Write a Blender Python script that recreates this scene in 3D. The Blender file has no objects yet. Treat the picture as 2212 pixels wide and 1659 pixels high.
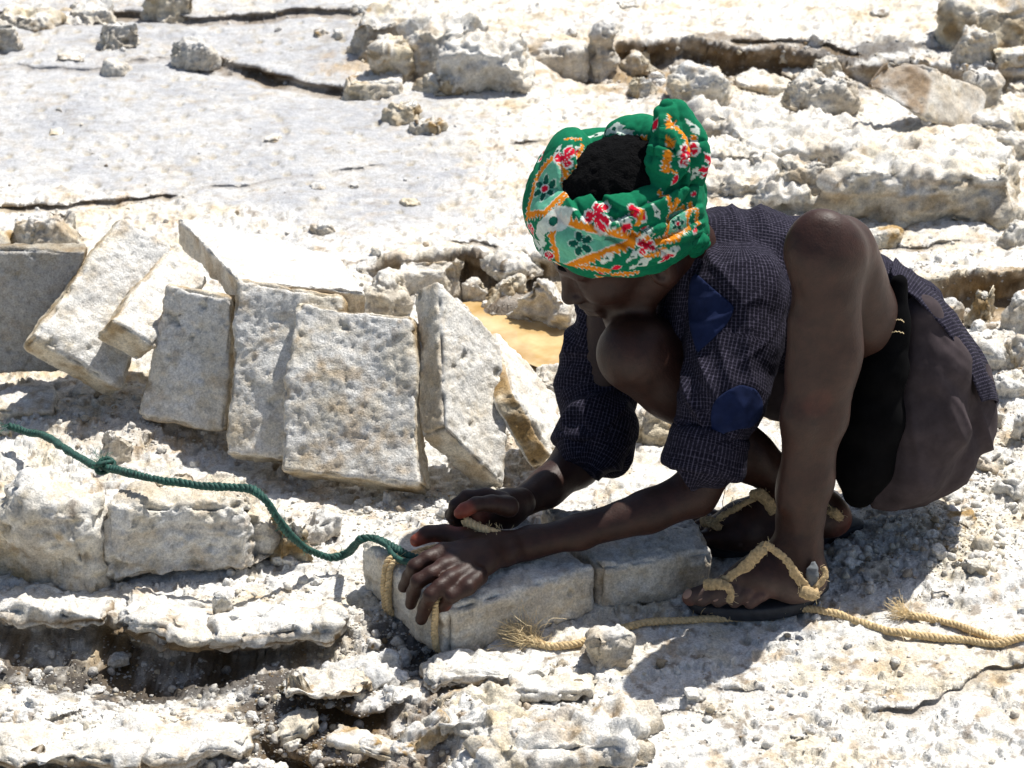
import bpy, math, random
import numpy as np
from mathutils import Vector
S = bpy.context.scene
# ------------------------------------------------------------------ camera, sky, sun, exposure
PITCH = math.radians(25.0); CAMH = 1.6; FPX = 5280.0; CU, CV = 1106.0, 829.5
cam_d = bpy.data.cameras.new('camera'); cam = bpy.data.objects.new('camera', cam_d); S.collection.objects.link(cam)
cam.location = (0, 0, CAMH); cam.rotation_euler = (math.pi/2 - PITCH, 0, 0)
cam_d.sensor_width = 36; cam_d.lens = 36*FPX/2212; cam_d.clip_start = .05; cam_d.clip_end = 1000
cam_d.dof.use_dof = True; cam_d.dof.focus_distance = 3.15; cam_d.dof.aperture_fstop = 13
S.camera = cam
SUN_DIR = Vector((.38, .37, 1.0)).normalized()          # towards the sun: behind the man, to the right
SUN_EL = math.asin(SUN_DIR.z); SUN_AZ = math.atan2(SUN_DIR.x, SUN_DIR.y)
w = bpy.data.worlds.new('World'); S.world = w; w.use_nodes = True
nt = w.node_tree; nt.nodes.clear()
sky = nt.nodes.new('ShaderNodeTexSky'); sky.sky_type = 'NISHITA'; sky.sun_disc = False
sky.sun_elevation = SUN_EL; sky.sun_rotation = SUN_AZ; sky.dust_density = 2.0; sky.altitude = 0
bg = nt.nodes.new('ShaderNodeBackground'); bg.inputs[1].default_value = .082
wo = nt.nodes.new('ShaderNodeOutputWorld'); nt.links.new(sky.outputs[0], bg.inputs[0]); nt.links.new(bg.outputs[0], wo.inputs[0])
sl = bpy.data.lights.new('sun', 'SUN'); sl.energy = 5.0; sl.angle = math.radians(.53); sl.color = (1, .965, .90)
sun = bpy.data.objects.new('sun', sl); S.collection.objects.link(sun); sun.rotation_euler = SUN_DIR.to_track_quat('Z', 'Y').to_euler()
sun.location = SUN_DIR*10
S.render.engine = 'CYCLES'
S.view_settings.view_transform = 'Standard'; S.view_settings.look = 'None'
S.view_settings.exposure = 0.42; S.view_settings.gamma = 1; S.view_settings.use_curve_mapping = False

# ------------------------------------------------------------------ geometry helpers
Fw = np.array([0, math.cos(PITCH), -math.sin(PITCH)]); Up = np.array([0, math.sin(PITCH), math.cos(PITCH)]); Rt = np.array([1., 0, 0])
C0 = np.array([0, 0, CAMH])
def ray(u, v): return Fw + Rt*((u-CU)/FPX) + Up*((CV-v)/FPX)
def J(u, v, y):                       # point of the world seen at photo position u,v and at distance y
    d = ray(u, v); return C0 + d*(y/d[1])
def JZ(u, v, z):                      # same, on the level z
    d = ray(u, v); return C0 + d*((z-CAMH)/d[2])
def depth(p): return float(np.dot(np.asarray(p)-C0, Fw))
def M(px, p): return px*depth(p)/FPX  # photo pixels -> metres at p
def proj(p):
    q = p - C0; t = q @ Fw
    return CU + FPX*(q @ Rt)/t, CV - FPX*(q @ Up)/t, t
def nrm(v): v = np.asarray(v, float); return v/np.linalg.norm(v)

def _h(ix, iy, iz, seed):
    h = (ix.astype(np.uint32)*np.uint32(374761393) + iy.astype(np.uint32)*np.uint32(668265263) + iz.astype(np.uint32)*np.uint32(2147483647) + np.uint32((seed*974711+12345) & 0xffffffff))
    h = (h ^ (h >> np.uint32(13)))*np.uint32(1274126177); h = (h ^ (h >> np.uint32(15)))*np.uint32(2246822519); h ^= (h >> np.uint32(16))
    return (h & np.uint32(0xffffff)).astype(np.float32)/np.float32(0xffffff)
def vn3(p, sc, seed=0):               # value noise, -1..1
    q = np.asarray(p, np.float32)*np.float32(sc) + np.float32(1000); i = np.floor(q).astype(np.int64); f = (q-i).astype(np.float32); f = f*f*(3-2*f)
    x, y, z = i[:, 0], i[:, 1], i[:, 2]; r = 0
    for a in (0, 1):
        wa = f[:, 0] if a else 1-f[:, 0]
        for b in (0, 1):
            wb = f[:, 1] if b else 1-f[:, 1]
            for c in (0, 1):
                wc = f[:, 2] if c else 1-f[:, 2]
                r = r + wa*wb*wc*_h(x+a, y+b, z+c, seed)
    return r*2-1
def vn2(x, y, sc, seed=0):
    qx = x*sc+1000; qy = y*sc+1000; ix = np.floor(qx).astype(np.int64); iy = np.floor(qy).astype(np.int64)
    fx = qx-ix; fy = qy-iy; fx = fx*fx*(3-2*fx); fy = fy*fy*(3-2*fy); z = np.zeros_like(ix)
    return 2*((1-fx)*(1-fy)*_h(ix, iy, z, seed)+fx*(1-fy)*_h(ix+1, iy, z, seed)+(1-fx)*fy*_h(ix, iy+1, z, seed)+fx*fy*_h(ix+1, iy+1, z, seed))-1
def fbm3(p, sc, o=4, seed=0, g=.5, lac=2.1):
    r = 0; a = 1; t = 0
    for k in range(o): r = r + a*vn3(p, sc*lac**k, seed+k*7); t += a; a *= g
    return r/t
def fbm2(x, y, sc, o=4, seed=0, g=.5, lac=2.1):
    r = 0; a = 1; t = 0
    for k in range(o):
        c, s = math.cos(k*.9), math.sin(k*.9)
        r = r + a*vn2(x*c-y*s, x*s+y*c, sc*lac**k, seed+k*7); t += a; a *= g
    return r/t
def wor2(x, y, sc, seed=0):           # distance to nearest feature point, in cells
    qx = x*sc+1000; qy = y*sc+1000; ix = np.floor(qx).astype(np.int64); iy = np.floor(qy).astype(np.int64); best = np.full(x.shape, 9., np.float32); z = np.zeros_like(ix)
    idd = np.zeros(x.shape, np.float32)
    for a in (-1, 0, 1):
        for b in (-1, 0, 1):
            cx = ix+a; cy = iy+b; d = np.hypot(cx+_h(cx, cy, z, seed)-qx, cy+_h(cx, cy, z, seed+5)-qy)
            m = d < best; best = np.where(m, d, best); idd = np.where(m, _h(cx, cy, z, seed+9), idd)
    return best, idd
def sst(a, b, x): t = np.clip((x-a)/(b-a), 0, 1); return t*t*(3-2*t)

def new_obj(name, V, F, mat, parent=None, col=None, smooth=True, origin=None, attrs=None, label=None, cat=None, group=None, kind=None):
    V = np.asarray(V, np.float64)
    if parent is not None: org = np.array(parent.location)
    elif origin is not None: org = np.asarray(origin)
    else: org = np.array([V[:, 0].mean(), V[:, 1].mean(), V[:, 2].min()])
    me = bpy.data.meshes.new(name); F = np.asarray(F) if not isinstance(F, list) else F
    if isinstance(F, list): me.from_pydata((V-org).tolist(), [], F)
    else:
        n, k = F.shape; me.vertices.add(len(V)); me.vertices.foreach_set('co', (V-org).astype(np.float32).ravel())
        me.loops.add(n*k); me.loops.foreach_set('vertex_index', F.astype(np.int32).ravel())
        me.polygons.add(n); me.polygons.foreach_set('loop_start', np.arange(0, n*k, k, dtype=np.int32)); me.update(calc_edges=True)
    if smooth: me.polygons.foreach_set('use_smooth', np.ones(len(me.polygons), bool))
    if col is not None:
        a = me.attributes.new('Col', 'FLOAT_COLOR', 'POINT'); c = np.ones((len(V), 4), np.float32); c[:, :3] = col; a.data.foreach_set('color', c.ravel())
    for k, val in (attrs or {}).items():
        a = me.attributes.new(k, 'FLOAT', 'POINT'); a.data.foreach_set('value', np.asarray(val, np.float32))
    if mat: me.materials.append(mat)
    o = bpy.data.objects.new(name, me); S.collection.objects.link(o)
    if parent is not None: o.parent = parent
    else: o.location = org
    tag(o, label, cat, group, kind); return o
def tag(o, label=None, cat=None, group=None, kind=None):
    for k, v in (('label', label), ('category', cat), ('group', group), ('kind', kind)):
        if v: o[k] = v
def empty(name, loc, label=None, cat=None, group=None):
    o = bpy.data.objects.new(name, None); S.collection.objects.link(o); o.location = loc; o.empty_display_size = .05; tag(o, label, cat, group); return o

def vnormals(V, F):
    if F.shape[1] == 4: n = np.cross(V[F[:, 2]]-V[F[:, 0]], V[F[:, 3]]-V[F[:, 1]])
    else: n = np.cross(V[F[:, 1]]-V[F[:, 0]], V[F[:, 2]]-V[F[:, 0]])
    N = np.zeros_like(V)
    for k in range(F.shape[1]):
        for c in range(3): N[:, c] += np.bincount(F[:, k], n[:, c], len(V))
    return N/np.maximum(np.linalg.norm(N, axis=1, keepdims=True), 1e-12)

def boxgrid(n):                       # surface lattice of a box with n cells per axis
    nx, ny, nz = n; I = np.full((nx+1, ny+1, nz+1), -1, np.int64)
    m = np.zeros(I.shape, bool); m[0] = m[-1] = True; m[:, 0] = m[:, -1] = True; m[:, :, 0] = m[:, :, -1] = True
    pts = np.argwhere(m); I[m] = np.arange(len(pts)); Fs = []
    def q(A, flip):
        f = np.stack([A[:-1, :-1], A[1:, :-1], A[1:, 1:], A[:-1, 1:]], -1).reshape(-1, 4); Fs.append(f[:, ::-1] if flip else f)
    q(I[:, :, 0], True); q(I[:, :, -1], False); q(I[:, 0, :], False); q(I[:, -1, :], True); q(I[0], True); q(I[-1], False)
    return pts/np.array(n, float), np.concatenate(Fs)
def trilin(c8, P):                    # c8[i][j][k]
    c8 = np.asarray(c8, float).reshape(2, 2, 2, 3); r = 0
    for i in (0, 1):
        for j in (0, 1):
            for k in (0, 1):
                r = r + ((P[:, 0] if i else 1-P[:, 0])*(P[:, 1] if j else 1-P[:, 1])*(P[:, 2] if k else 1-P[:, 2]))[:, None]*c8[i, j, k]
    return r
WHITE = np.array([.83, .81, .76]); CREAM = np.array([.73, .64, .47]); OCHRE = np.array([.46, .29, .10]); BROWN = np.array([.17, .105, .045]); GREY = np.array([.55, .56, .575]); DARK = np.array([.045, .038, .032])
def mixc(c, d, f): f = np.clip(f, 0, 1)[:, None]; return c*(1-f)+d*f
def hexa(c8, cell=.003, r=.006, rough=.0022, pits=30, pitr=(.003, .009), warp=.006, lump=0, seed=0, chip=1.0, clusters=(), cuts=0, micro=.0016):
    c8 = np.asarray(c8, float).reshape(2, 2, 2, 3)
    L = np.array([np.linalg.norm(c8[1]-c8[0], axis=-1).mean(), np.linalg.norm(c8[:, 1]-c8[:, 0], axis=-1).mean(), np.linalg.norm(c8[:, :, 1]-c8[:, :, 0], axis=-1).mean()])
    n = np.clip(np.ceil(L/cell).astype(int), 4, 170); P, F = boxgrid(n); rng = np.random.default_rng(seed)
    # orientation check
    e = np.linalg.det(np.stack([c8[1, 0, 0]-c8[0, 0, 0], c8[0, 1, 0]-c8[0, 0, 0], c8[0, 0, 1]-c8[0, 0, 0]]))
    if e < 0: F = F[:, ::-1]
    p = P*L; rr = min(r, .45*L.min()); W0 = trilin(c8, P)
    rv = np.full(len(P), rr)
    q = np.clip(p, rr, L-rr); d = p-q; nn = np.linalg.norm(d, axis=1); pr = q + d/np.maximum(nn, 1e-9)[:, None]*rr
    V = trilin(c8, pr/L)
    if cuts:
        cc = V.mean(0); hs = np.abs(V-cc).max(0)
        for _ in range(cuts):
            nv = rng.normal(size=3); nv[2] = abs(nv[2])*.6; nv /= np.linalg.norm(nv); sup = ((V-cc)@nv).max(); lim = sup*(.62+.22*rng.random()); ex = np.maximum((V-cc)@nv-lim, 0); V = V-ex[:, None]*nv*.93
    edge = np.clip((nn/rr-1)/.45, 0, 1)          # 0 on faces, 1 on edges and corners
    N = vnormals(V, F); off = rng.random(3)*50
    Q = V+off
    disp = warp*fbm3(Q, 14, 2, seed) + rough*fbm3(Q, 110, 3, seed+3, .6)
    disp -= chip*.006*edge*np.clip(fbm3(Q, 45, 3, seed+8)*1.6+.15, 0, 1)
    if lump: 
        b = 1-np.abs(vn3(Q, 38, seed+20)); b2 = 1-np.abs(vn3(Q, 85, seed+21)); b3 = 1-np.abs(vn3(Q, 190, seed+22)); disp += lump*((b-.6)*1.5+(b2-.6)*.8+(b3-.6)*.4)
    pit = np.zeros(len(V))
    cidx = list(rng.integers(0, len(V), pits))
    for (cp, cn, cr) in clusters:
        near = np.where(np.linalg.norm(V-cp, axis=1) < cr)[0]
        if len(near): cidx += list(rng.choice(near, cn))
    if len(cidx):
        for ci in cidx:
            r0 = pitr[0]+(pitr[1]-pitr[0])*rng.random()**4; dv = V-V[ci]
            ax = rng.normal(size=3); ax /= np.linalg.norm(ax); st = .5*rng.random()
            dd = np.einsum('ij,ij->i', dv, dv)-st*(dv@ax)**2
            m = dd < (2*r0)**2
            if m.any():
                rad = np.sqrt(dd[m])/r0*(1+.55*vn3(Q[m], 190, seed+31)+.3*vn3(Q[m], 420, seed+32)); pit[m] = np.maximum(pit[m], (1-sst(.5, 1.1, rad))*r0*.85)
    mp = sst(.42, .75, vn3(Q, 150, seed+51)+.35*vn3(Q, 330, seed+52)); pit = pit+micro*mp
    V2 = V+N*(disp-pit)[:, None]
    return V2, F, dict(P=P, N=N, edge=edge, pit=pit, Q=Q, L=L)
def rockcol(info, seed, brown=.3, grey=.25, strata=.3, side=None, sidecol=BROWN, sideamt=0):
    Q = info['Q']; c = np.tile(WHITE, (len(Q), 1))
    c = mixc(c, GREY, grey*(.6+.8*fbm3(Q, 12, 3, seed+40)))
    a = fbm3(Q, 22, 4, seed+41, .6); c = mixc(c, CREAM, brown*1.4*sst(-.15, .45, a))
    a = fbm3(Q, 30, 4, seed+42, .6); c = mixc(c, OCHRE, brown*1.3*sst(.12, .5, a))
    a = fbm3(Q, 45, 3, seed+43, .6); c = mixc(c, BROWN, brown*1.1*sst(.28, .6, a))
    a = fbm3(Q*np.array([1, 1, 7.]), 12, 3, seed+44); c = mixc(c, OCHRE*.8, strata*sst(.1, .5, a))
    c = mixc(c, CREAM*.8, .45*sst(0, .004, info['pit']))
    if side is not None:
        a = fbm3(Q, 30, 3, seed+45, .6); c = mixc(c, CREAM, .9*side*sideamt); c = mixc(c, sidecol, side*sideamt*sst(-.35, .35, a))
    return c

# ------------------------------------------------------------------ materials
def mat(name): m = bpy.data.materials.new(name); m.use_nodes = True; return m, m.node_tree.nodes, m.node_tree.links, m.node_tree.nodes['Principled BSDF']
def add_noise(N, L, scale, detail=3, rough=.6, coord='Object'):
    t = N.new('ShaderNodeTexCoord'); n = N.new('ShaderNodeTexNoise'); n.inputs['Scale'].default_value = scale; n.inputs['Detail'].default_value = detail; n.inputs['Roughness'].default_value = rough
    L.new(t.outputs[coord], n.inputs['Vector']); return n
def m_salt(name='salt', bump=1.0, rough=.55):
    m, N, L, B = mat(name)
    a = N.new('ShaderNodeAttribute'); a.attribute_name = 'Col'
    n1 = add_noise(N, L, 330, 5, .75); n2 = add_noise(N, L, 90, 4, .65)
    r1 = N.new('ShaderNodeMapRange'); r1.inputs['From Min'].default_value = .3; r1.inputs['From Max'].default_value = .62; r1.inputs['To Min'].default_value = .5; r1.inputs['To Max'].default_value = 1.06
    L.new(n1.outputs[0], r1.inputs['Value'])
    r2 = N.new('ShaderNodeMapRange'); r2.inputs['From Min'].default_value = .32; r2.inputs['From Max'].default_value = .6; r2.inputs['To Min'].default_value = .8; r2.inputs['To Max'].default_value = 1.04
    L.new(n2.outputs[0], r2.inputs['Value'])
    mu = N.new('ShaderNodeMath'); mu.operation = 'MULTIPLY'; L.new(r1.outputs[0], mu.inputs[0]); L.new(r2.outputs[0], mu.inputs[1])
    n3 = add_noise(N, L, 28, 7, .68); r3 = N.new('ShaderNodeMapRange'); r3.inputs['From Min'].default_value = .50; r3.inputs['From Max'].default_value = .70; r3.inputs['To Max'].default_value = .75; L.new(n3.outputs[0], r3.inputs['Value'])
    wm = N.new('ShaderNodeMix'); wm.data_type = 'RGBA'; wm.blend_type = 'MULTIPLY'; L.new(r3.outputs[0], wm.inputs['Factor']); L.new(a.outputs['Color'], wm.inputs['A']); wm.inputs['B'].default_value = (.76, .66, .50, 1)
    vm = N.new('ShaderNodeVectorMath'); vm.operation = 'SCALE'; L.new(wm.outputs['Result'], vm.inputs[0]); L.new(mu.outputs[0], vm.inputs['Scale'])
    L.new(vm.outputs[0], B.inputs['Base Color'])
    vo = N.new('ShaderNodeTexVoronoi'); vo.inputs['Scale'].default_value = 330; t = N.new('ShaderNodeTexCoord'); L.new(t.outputs['Object'], vo.inputs['Vector'])
    ad = N.new('ShaderNodeMath'); ad.operation = 'MULTIPLY_ADD'; L.new(vo.outputs['Distance'], ad.inputs[0]); ad.inputs[1].default_value = -.3; L.new(n1.outputs[0], ad.inputs[2])
    ad2 = N.new('ShaderNodeMath'); ad2.operation = 'ADD'; L.new(ad.outputs[0], ad2.inputs[0]); L.new(n2.outputs[0], ad2.inputs[1])
    b = N.new('ShaderNodeBump'); b.inputs['Strength'].default_value = .75*bump; b.inputs['Distance'].default_value = .0022; L.new(ad2.outputs[0], b.inputs['Height']); L.new(b.outputs[0], B.inputs['Normal'])
    B.inputs['Roughness'].default_value = rough; B.inputs['Specular IOR Level'].default_value = .45
    return m
SALT = m_salt(); SALT_SMOOTH = m_salt('smooth_salt', .8, .42)
def m_plain(name, colr, rough=.7, nscale=60, var=.35, bump=.3, bscale=300, bdist=.001, spec=.4, attr=False):
    m, N, L, B = mat(name); n = add_noise(N, L, nscale, 4, .6)
    r = N.new('ShaderNodeMapRange'); r.inputs['From Min'].default_value = .3; r.inputs['From Max'].default_value = .7; r.inputs['To Min'].default_value = 1-var; r.inputs['To Max'].default_value = 1+var; L.new(n.outputs[0], r.inputs['Value'])
    vm = N.new('ShaderNodeVectorMath'); vm.operation = 'SCALE'; L.new(r.outputs[0], vm.inputs['Scale'])
    if attr: a = N.new('ShaderNodeAttribute'); a.attribute_name = 'Col'; L.new(a.outputs['Color'], vm.inputs[0])
    else: vm.inputs[0].default_value = colr
    L.new(vm.outputs[0], B.inputs['Base Color']); B.inputs['Roughness'].default_value = rough; B.inputs['Specular IOR Level'].default_value = spec
    nb = add_noise(N, L, bscale, 3, .6); b = N.new('ShaderNodeBump'); b.inputs['Strength'].default_value = bump; b.inputs['Distance'].default_value = bdist; L.new(nb.outputs[0], b.inputs['Height']); L.new(b.outputs[0], B.inputs['Normal'])
    return m
SKIN = m_plain('skin', (.05, .03, .02), .52, 70, .30, .6, 380, .0008, .33, attr=True)
HAIR = m_plain('black_hair', (.004, .004, .0045), 1., 300, .5, 1.0, 420, .004, .08)
ROPE_TAN = m_plain('tan_rope', (.56, .42, .23), .85, 200, .35, .6, 900, .0008)
ROPE_GREEN = m_plain('green_rope', (.014, .065, .050), .7, 220, .6, .6, 900, .0008)
FIBRE_TAN = m_plain('tan_fibre', (.80, .64, .38), .8, 200, .3, 0)
FIBRE_GREEN = m_plain('green_fibre', (.04, .17, .12), .8, 200, .3, 0)
RUBBER = m_plain('black_rubber', (.022, .024, .03), .6, 100, .4, .4, 500)
STRAP = m_plain('tan_strap', (.44, .32, .17), .9, 250, .4, 1.0, 700, .0015)
SHORTS = m_plain('grey_brown_cloth', (.047, .037, .040), .95, 40, .25, .25, 1200, .0006, .1)
LINING = m_plain('black_cloth', (.0035, .0035, .004), 1., 40, .3, .2, 1200, .0005, .05)
BLUE = m_plain('blue_patch_cloth', (.009, .015, .048), .95, 60, .25, .3, 900, .0006, .1)
GREYSTRAP = m_plain('grey_rubber', (.13, .14, .15), .7, 100, .3, .3, 500)
TURBAN = m_plain('printed_cotton', (.5, .5, .5), .9, 200, .15, .4, 1000, .0006, .12, attr=True)
NAIL = m_plain('nail', (.34, .21, .15), .4, 100, .1, 0)
def m_shirt():
    m, N, L, B = mat('checked_cloth')
    def line(attr, period, width):
        a = N.new('ShaderNodeAttribute'); a.attribute_name = attr
        s = N.new('ShaderNodeMath'); s.operation = 'DIVIDE'; L.new(a.outputs['Fac'], s.inputs[0]); s.inputs[1].default_value = period
        f = N.new('ShaderNodeMath'); f.operation = 'PINGPONG'; L.new(s.outputs[0], f.inputs[0]); f.inputs[1].default_value = .5
        r = N.new('ShaderNodeMapRange'); r.interpolation_type = 'SMOOTHSTEP'; r.inputs['From Min'].default_value = width; r.inputs['From Max'].default_value = width+.12; r.inputs['To Min'].default_value = 1; r.inputs['To Max'].default_value = 0; L.new(f.outputs[0], r.inputs['Value']); return r
    a = line('wu', .0046, .09); b = line('wv', .0046, .06)
    n = add_noise(N, L, 260, 3, .7)
    nr = N.new('ShaderNodeMapRange'); nr.inputs['From Min'].default_value = .35; nr.inputs['From Max'].default_value = .6; L.new(n.outputs[0], nr.inputs['Value'])
    s1 = N.new('ShaderNodeMath'); s1.operation = 'MULTIPLY'; L.new(a.outputs[0], s1.inputs[0]); s1.inputs[1].default_value = .75
    s2 = N.new('ShaderNodeMath'); s2.operation = 'MULTIPLY_ADD'; L.new(b.outputs[0], s2.inputs[0]); s2.inputs[1].default_value = .5; L.new(s1.outputs[0], s2.inputs[2])
    s3 = N.new('ShaderNodeMath'); s3.operation = 'MULTIPLY'; L.new(s2.outputs[0], s3.inputs[0]); L.new(nr.outputs[0], s3.inputs[1])
    mx = N.new('ShaderNodeMix'); mx.data_type = 'RGBA'; mx.inputs['A'].default_value = (.006, .0055, .012, 1); mx.inputs['B'].default_value = (.070, .064, .095, 1); L.new(s3.outputs[0], mx.inputs['Factor'])
    L.new(mx.outputs['Result'], B.inputs['Base Color']); B.inputs['Roughness'].default_value = .95; B.inputs['Specular IOR Level'].default_value = .12
    nb = add_noise(N, L, 1100, 2, .6); bb = N.new('ShaderNodeBump'); bb.inputs['Strength'].default_value = .3; bb.inputs['Distance'].default_value = .0006; L.new(nb.outputs[0], bb.inputs['Height']); L.new(bb.outputs[0], B.inputs['Normal'])
    return m
SHIRT = m_shirt()
def m_water():
    m, N, L, B = mat('brine'); n = add_noise(N, L, 14, 4, .55)
    cr = N.new('ShaderNodeValToRGB'); cr.color_ramp.elements[0].position = .35; cr.color_ramp.elements[0].color = (.40, .25, .09, 1); cr.color_ramp.elements[1].position = .68; cr.color_ramp.elements[1].color = (.66, .50, .27, 1)
    L.new(n.outputs[0], cr.inputs[0]); L.new(cr.outputs[0], B.inputs['Base Color']); B.inputs['Roughness'].default_value = .08; B.inputs['Specular IOR Level'].default_value = .6
    nb = add_noise(N, L, 45, 2, .5); b = N.new('ShaderNodeBump'); b.inputs['Strength'].default_value = .35; b.inputs['Distance'].default_value = .003; L.new(nb.outputs[0], b.inputs['Height']); L.new(b.outputs[0], B.inputs['Normal']); return m
WATER = m_water()

# ------------------------------------------------------------------ ground height field
# (top-edge polyline in photo pixels from left to right, level of the plate, drop, recovery length, undercut, colour of the broken edge)
LEDGES = [
 ([(-120,48),(60,40),(180,52),(290,45),(420,52),(560,45),(680,32),(760,40),(800,60)], .035, .018, .035, .008, .6),
 ([(455,112),(520,130),(600,150),(690,168),(760,172),(800,160)], .045, .028, .05, .014, .95),
 ([(-60,140),(70,145),(200,152),(330,128),(400,124)], .035, .004, .02, .0, .3),
 ([(-60,456),(30,452),(110,444),(180,434),(255,438),(330,428),(400,412)], .03, .012, .03, .008, .7),
 ([(400,408),(500,398),(560,392),(640,380),(740,370),(850,352)], .03, .005, .015, .002, .3),
 ([(760,575),(820,562),(870,560),(930,553),(1000,546),(1060,556),(1120,548),(1180,548),(1260,540),(1400,530)], .035, .085, .14, .016, .85),
 ([(960,510),(1040,528),(1120,538)], .035, .006, .02, .004, .7),
 ([(1080,320),(1200,300),(1290,280),(1400,270)], .035, .008, .02, .004, .8),
 ([(1140,88),(1220,84),(1290,92),(1420,82),(1520,86),(1600,100),(1700,104),(1800,118),(1900,122),(1980,122),(2080,130),(2330,132)], .055, .07, .20, .012, .85),
 ([(1560,70),(1640,75),(1720,72),(1800,80),(1900,100)], .06, .012, .03, .006, .8),
 ([(1900,598),(1960,600),(2030,604),(2110,596),(2212,590),(2330,585)], .035, .065, .12, .01, .8),
 ([(1860,520),(1990,530),(2080,520),(2150,500)], .035, .006, .02, .002, .5),
 ([(-120,1290),(-20,1318),(80,1340),(150,1330),(215,1330),(290,1362),(360,1376),(440,1380),(520,1385),(600,1380),(655,1364),(712,1348),(740,1335)], .0, .060, .10, .03, .9),
 ([(905,1472),(960,1478),(1010,1480),(1060,1474),(1130,1468),(1160,1460)], .0, .030, .04, .02, .8),
 ([(1070,1482),(1130,1484),(1200,1486),(1240,1486),(1290,1478)], -.005, .032, .03, .018, 1.),
 ([(-60,1640),(60,1640),(200,1640),(300,1632),(420,1625),(480,1628)], .0, .05, .10, .02, .9),
 ([(560,1560),(640,1570),(700,1590),(770,1600),(840,1580)], .0, .03, .04, .015, .8),
 ([(1290,1542),(1400,1540),(1500,1536),(1600,1530)], .0, .006, .02, .003, .5),
 ([(1500,1470),(1600,1478),(1700,1490)], .0, .007, .02, .004, .4),
 ([(1860,1545),(1960,1520),(2080,1470),(2150,1440),(2260,1440)], .0, .009, .025, .004, .5),
 ([(640,1480),(720,1500),(780,1520),(840,1510),(900,1490)], .0, .028, .05, .016, .7),
 ([(60,1565),(140,1560),(200,1545)], .0, .012, .02, .008, .5),
]
# mounds and hollows: (u, v, radius_u px, radius_v px, height m)
BUMPS = [(1150,725,190,75,-.065), (820,1395,110,50,-.03), (210,1425,260,50,-.03), (660,1610,150,60,-.035), (900,1640,90,60,-.05),
 (230,930,260,70,.02), (640,1340,200,40,.01), (520,1460,140,40,.012), (1160,1620,210,50,.03), (1000,1540,110,40,.02), (1960,1160,130,60,.022), (2060,1240,150,60,.02),
 (1750,320,240,80,.03), (2040,390,230,90,.04), (1500,190,140,60,.015), (930,130,220,60,.03), (2150,850,120,120,.03), (100,1560,240,40,.015), (1330,850,120,40,-.02), (700,1010,400,60,-.012)]
SMOOTH_POLY = [(-400,60),(430,50),(760,55),(790,200),(930,230),(1000,270),(900,330),(1010,420),(1000,500),(760,545),(400,470),(120,440),(-400,430)]
GREYS = [(330,230,480,140,.8), (620,480,380,80,.8), (900,420,160,60,.5), (1050,90,200,60,.0)]
def inpoly(u, v, P, soft=0):
    ins = np.zeros(u.shape, bool); n = len(P)
    for i in range(n):
        (x1, y1), (x2, y2) = P[i], P[(i+1) % n]
        c = ((y1 > v) != (y2 > v)) & (u < (x2-x1)*(v-y1)/((y2-y1) or 1e-9)+x1); ins ^= c
    return ins
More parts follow.
